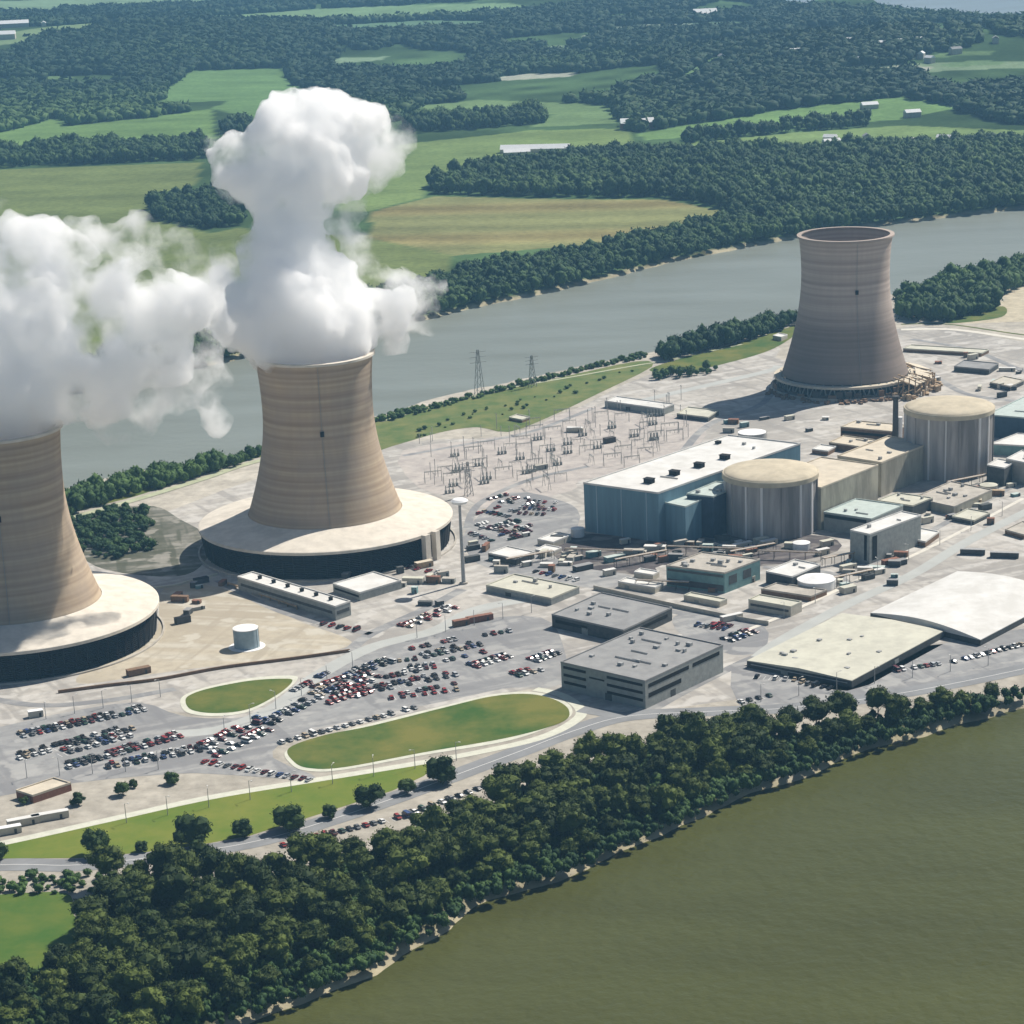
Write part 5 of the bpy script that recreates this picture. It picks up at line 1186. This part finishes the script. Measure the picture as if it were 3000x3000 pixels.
# far houses and barns
def house(u, v, L, Wd, Hh, a, wall, roof, label, cat='house'):
    g = GT(u, v); t = empty('farm_house' if cat == 'house' else 'barn', (g.x, g.y, g.z), R(a)); tag(t, label, cat)
    mb = MB(); mb.box((0, 0, -2), L, Wd, Hh + 2); mb.build('wall', M[wall], t)
    mb = MB(); hl, hw = L / 2 + .4, Wd / 2 + .5; z0, z1 = Hh + .01, Hh + Wd * .32
    mb.add([(-hl, -hw, z0), (hl, -hw, z0), (hl, hw, z0), (-hl, hw, z0), (-hl, 0, z1), (hl, 0, z1)], [[0, 1, 5, 4], [2, 3, 4, 5], [1, 2, 5], [3, 0, 4], [0, 3, 2, 1]]); mb.build('roof', M[roof], t)
for a in [(1202, 243, 46, 18, 9, 4, 'brick', 'tankwhite', 'long red barn with bright white roof below the dark wood', 'barn'), (1010, 287, 90, 16, 5, -6, 'pale', 'tankwhite', 'very long low white greenhouse shed in the pale field', 'barn'),
    (975, 292, 34, 12, 4, 8, 'pale', 'tankwhite', 'low white shed at the left end of the long greenhouse', 'barn'), (1330, 36, 50, 30, 12, 10, 'pale', 'tankwhite', 'isolated white block on the far hazy ridge'),
    (1675, 91, 30, 16, 8, 5, 'pale', 'tankwhite', 'white farm house left in the distant row'), (1700, 88, 45, 16, 8, 8, 'pale', 'tankwhite', 'longest white house of the distant row'), (1722, 84, 30, 14, 8, -5, 'pale', 'tankwhite', 'white house at the right end of the distant row'),
    (1721, 221, 22, 12, 7, 15, 'pale', 'tankwhite', 'white house alone in the dark trees above the right field'), (1608, 289, 20, 12, 6, 5, 'pale', 'tankwhite', 'white house at the left of the riverside hamlet'),
    (1691, 311, 18, 12, 7, 25, 'pale', 'tankwhite', 'white house inside the wood below the right field'), (1801, 316, 24, 12, 7, 5, 'pale', 'tankwhite', 'white house among trees, left of its twin near the right edge'), (1824, 314, 20, 12, 7, -8, 'pale', 'tankwhite', 'white house among trees, right of its twin near the right edge'),
    (1538, 112, 26, 14, 7, 12, 'pale', 'tankwhite', 'pale house on the hilltop clearing'), (8, 74, 46, 20, 10, 5, 'pale', 'tankwhite', 'white farm block at the far left edge'), (28, 52, 60, 20, 9, 12, 'pale', 'tankwhite', 'white farm sheds on the upper left horizon'),
    (378, 128, 30, 14, 8, 5, 'pale', 'tankwhite', 'pale house above the green field at the left'), (640, 208, 30, 12, 7, 5, 'pale', 'tankwhite', 'pale farm house right of the rising steam'), (1640, 205, 24, 12, 6, 14, 'pale', 'tankwhite', 'pale barn at the edge of the green slope', 'barn')]:
    house(*a)

_hr = random.Random(9)
for _k in range(26):
    _u, _v = (_hr.uniform(1500, 1930), _hr.uniform(78, 130)) if _k < 10 else ((_hr.uniform(1560, 1930), _hr.uniform(268, 292)) if _k < 15 else (_hr.uniform(0, 1930), _hr.uniform(10, 120)))
    g = GT(_u, _v); L_ = _hr.uniform(10, 24); t = empty('farm_house', (g.x, g.y, g.z), _hr.uniform(0, 3)); tag(t, 'tiny pale house among the trees of the far countryside', 'house', 'tiny houses dotted over the far countryside')
    mb = MB(); mb.box((0, 0, -2), L_, 10, 10); mb.build('wall', M['pale'], t)
    mb = MB(); mb.add([(-L_ / 2 - .4, -5.5, 8), (L_ / 2 + .4, -5.5, 8), (L_ / 2 + .4, 5.5, 8), (-L_ / 2 - .4, 5.5, 8), (-L_ / 2 - .4, 0, 11.5), (L_ / 2 + .4, 0, 11.5)], [[0, 1, 5, 4], [2, 3, 4, 5], [1, 2, 5], [3, 0, 4], [0, 3, 2, 1]]); mb.build('roof', M['tankwhite' if _k % 3 else 'greyroof'], t)
# ------------------------------------------------------------------ steam
def steam_mat(name, dens, nsc, lo, hi, col=(1, 1, 1)):
    m = bpy.data.materials.new(name); m.use_nodes = True; n = m.node_tree.nodes; l = m.node_tree.links
    n.remove(n['Principled BSDF']); out = n['Material Output']
    v = n.new('ShaderNodeVolumePrincipled'); v.inputs['Color'].default_value = (*col, 1); v.inputs['Anisotropy'].default_value = 0.0
    tc = n.new('ShaderNodeTexCoord'); t = n.new('ShaderNodeTexNoise'); t.inputs['Scale'].default_value = nsc; t.inputs['Detail'].default_value = 4; t.inputs['Roughness'].default_value = .6
    l.new(tc.outputs['Object'], t.inputs['Vector'])
    r = n.new('ShaderNodeMapRange'); r.interpolation_type = 'SMOOTHSTEP'; r.inputs[1].default_value = lo; r.inputs[2].default_value = hi; r.inputs[3].default_value = 0; r.inputs[4].default_value = dens
    l.new(t.outputs[0], r.inputs[0]); l.new(r.outputs[0], v.inputs['Density']); l.new(v.outputs[0], out.inputs['Volume'])
    return m
STE = steam_mat('dense_steam', .26, .045, .345, .60)
STB = steam_mat('ragged_steam', .20, .032, .385, .60)
WSP = steam_mat('thin_steam', .11, .04, .44, .68)
tx1 = bpy.data.textures.new('billow', 'CLOUDS'); tx1.noise_scale = 26; tx1.noise_depth = 2
tx2 = bpy.data.textures.new('puff', 'CLOUDS'); tx2.noise_scale = 9; tx2.noise_depth = 3
def steam_part(name, spheres, Y0, m, parent, vox=3.0, d1=14, d2=9):
    bm = bmesh.new()
    for (u, v, rpx, dy) in spheres:
        c = GY(u, v, Y0 + dy); sc_ = math.hypot(c.y, H - c.z) / F; r = rpx * sc_
        bmesh.ops.create_icosphere(bm, subdivisions=3, radius=r, matrix=Matrix.Translation(c - parent.location))
    me = bpy.data.meshes.new(name); bm.to_mesh(me); bm.free(); me.materials.append(m)
    o = bpy.data.objects.new(name, me); COL.objects.link(o); o.parent = parent
    md = o.modifiers.new('remesh', 'REMESH'); md.mode = 'VOXEL'; md.voxel_size = vox
    for tx, st in ((tx1, d1), (tx2, d2)):
        if st:
            d = o.modifiers.new('disp', 'DISPLACE'); d.texture = tx; d.strength = st; d.mid_level = .5; d.texture_coords = 'LOCAL'
    return o
YA = tA.location.y; YB = tB.location.y
sA = empty('steam_plume', (tA.location.x, YA, 60)); tag(sA, 'tall white steam plume boiling straight up from the central cooling tower', 'steam')
steam_part('dense_steam', [(588, 655, 95, 0), (440, 590, 62, 0), (420, 545, 40, 5), (455, 600, 55, 0), (425, 560, 30, 0), (440, 640, 30, 0), (700, 590, 45, 15), (740, 600, 38, 20), (500, 480, 55, 10), (760, 570, 26, 25), (560, 640, 100, 0), (640, 640, 70, 5), (500, 610, 75, 0), (560, 580, 105, 5), (640, 600, 80, 10), (470, 570, 50, 0), (590, 540, 85, 10), (520, 520, 70, 10),
   (560, 480, 70, 15), (545, 430, 62, 20), (530, 380, 62, 25), (560, 340, 85, 30), (500, 320, 70, 30), (600, 300, 85, 35), (450, 300, 55, 30), (420, 290, 35, 30), (560, 260, 85, 40), (640, 270, 60, 40), (610, 230, 60, 45), (570, 220, 50, 45), (690, 240, 45, 45), (660, 330, 40, 35)], YA, STE, sA)
steam_part('thin_steam', [(720, 600, 55, 20), (770, 570, 55, 30), (800, 600, 40, 30), (820, 540, 30, 35), (700, 540, 50, 20), (680, 480, 45, 20), (740, 640, 28, 20), (640, 420, 40, 25), (430, 600, 40, 0), (700, 300, 55, 45), (740, 250, 40, 50), (400, 270, 30, 30), (410, 235, 18, 30), (640, 380, 45, 30), (450, 360, 30, 30), (440, 480, 40, 10), (500, 450, 50, 15)], YA, WSP, sA, d1=22, d2=8)
sB = empty('steam_plume', (tB.location.x, YB, 60)); tag(sB, 'low white steam bank drifting right from the left cooling tower', 'steam')
steam_part('dense_steam', [(-20, 815, 112, 0), (10, 805, 80, 0), (-15, 790, 115, 0), (40, 740, 100, 5), (110, 760, 60, 5), (-60, 700, 130, 0), (60, 660, 95, 10), (140, 690, 85, 10), (210, 730, 60, 15), (200, 650, 70, 15), (270, 680, 55, 20), (320, 640, 60, 25), (280, 600, 65, 25), (350, 590, 45, 25), (200, 570, 60, 20), (120, 580, 75, 15), (50, 560, 80, 10), (-30, 560, 80, 10),
   (60, 490, 60, 20), (130, 500, 55, 20), (220, 520, 45, 25), (300, 540, 40, 25), (40, 440, 40, 25), (80, 430, 38, 25), (340, 690, 30, 25)], YB, STB, sB, d1=20, d2=11)
steam_part('thin_steam', [(380, 680, 45, 25), (420, 720, 35, 30), (340, 740, 45, 25), (270, 770, 50, 20), (400, 620, 50, 30), (200, 790, 50, 10), (380, 560, 45, 30), (330, 500, 45, 30), (420, 500, 35, 30), (250, 460, 55, 30), (170, 450, 50, 25), (410, 780, 30, 25), (100, 810, 30, 0), (0, 420, 40, 20), (340, 460, 40, 30)], YB, WSP, sB, d1=22, d2=8)

# ------------------------------------------------------------------ haze
mb = MB(); mb.prism([(-9000, -1500), (9000, -1500), (9000, 16000), (-9000, 16000)], -20, 560)
m = bpy.data.materials.new('haze'); m.use_nodes = True; n = m.node_tree.nodes; n.remove(n['Principled BSDF'])
v = n.new('ShaderNodeVolumePrincipled'); v.inputs['Color'].default_value = (.30, .64, 1, 1); v.inputs['Density'].default_value = 5.4e-5; v.inputs['Anisotropy'].default_value = .0
m.node_tree.links.new(v.outputs[0], n['Material Output'].inputs['Volume'])
o = mb.build('haze', m); tag(o, kind='stuff')
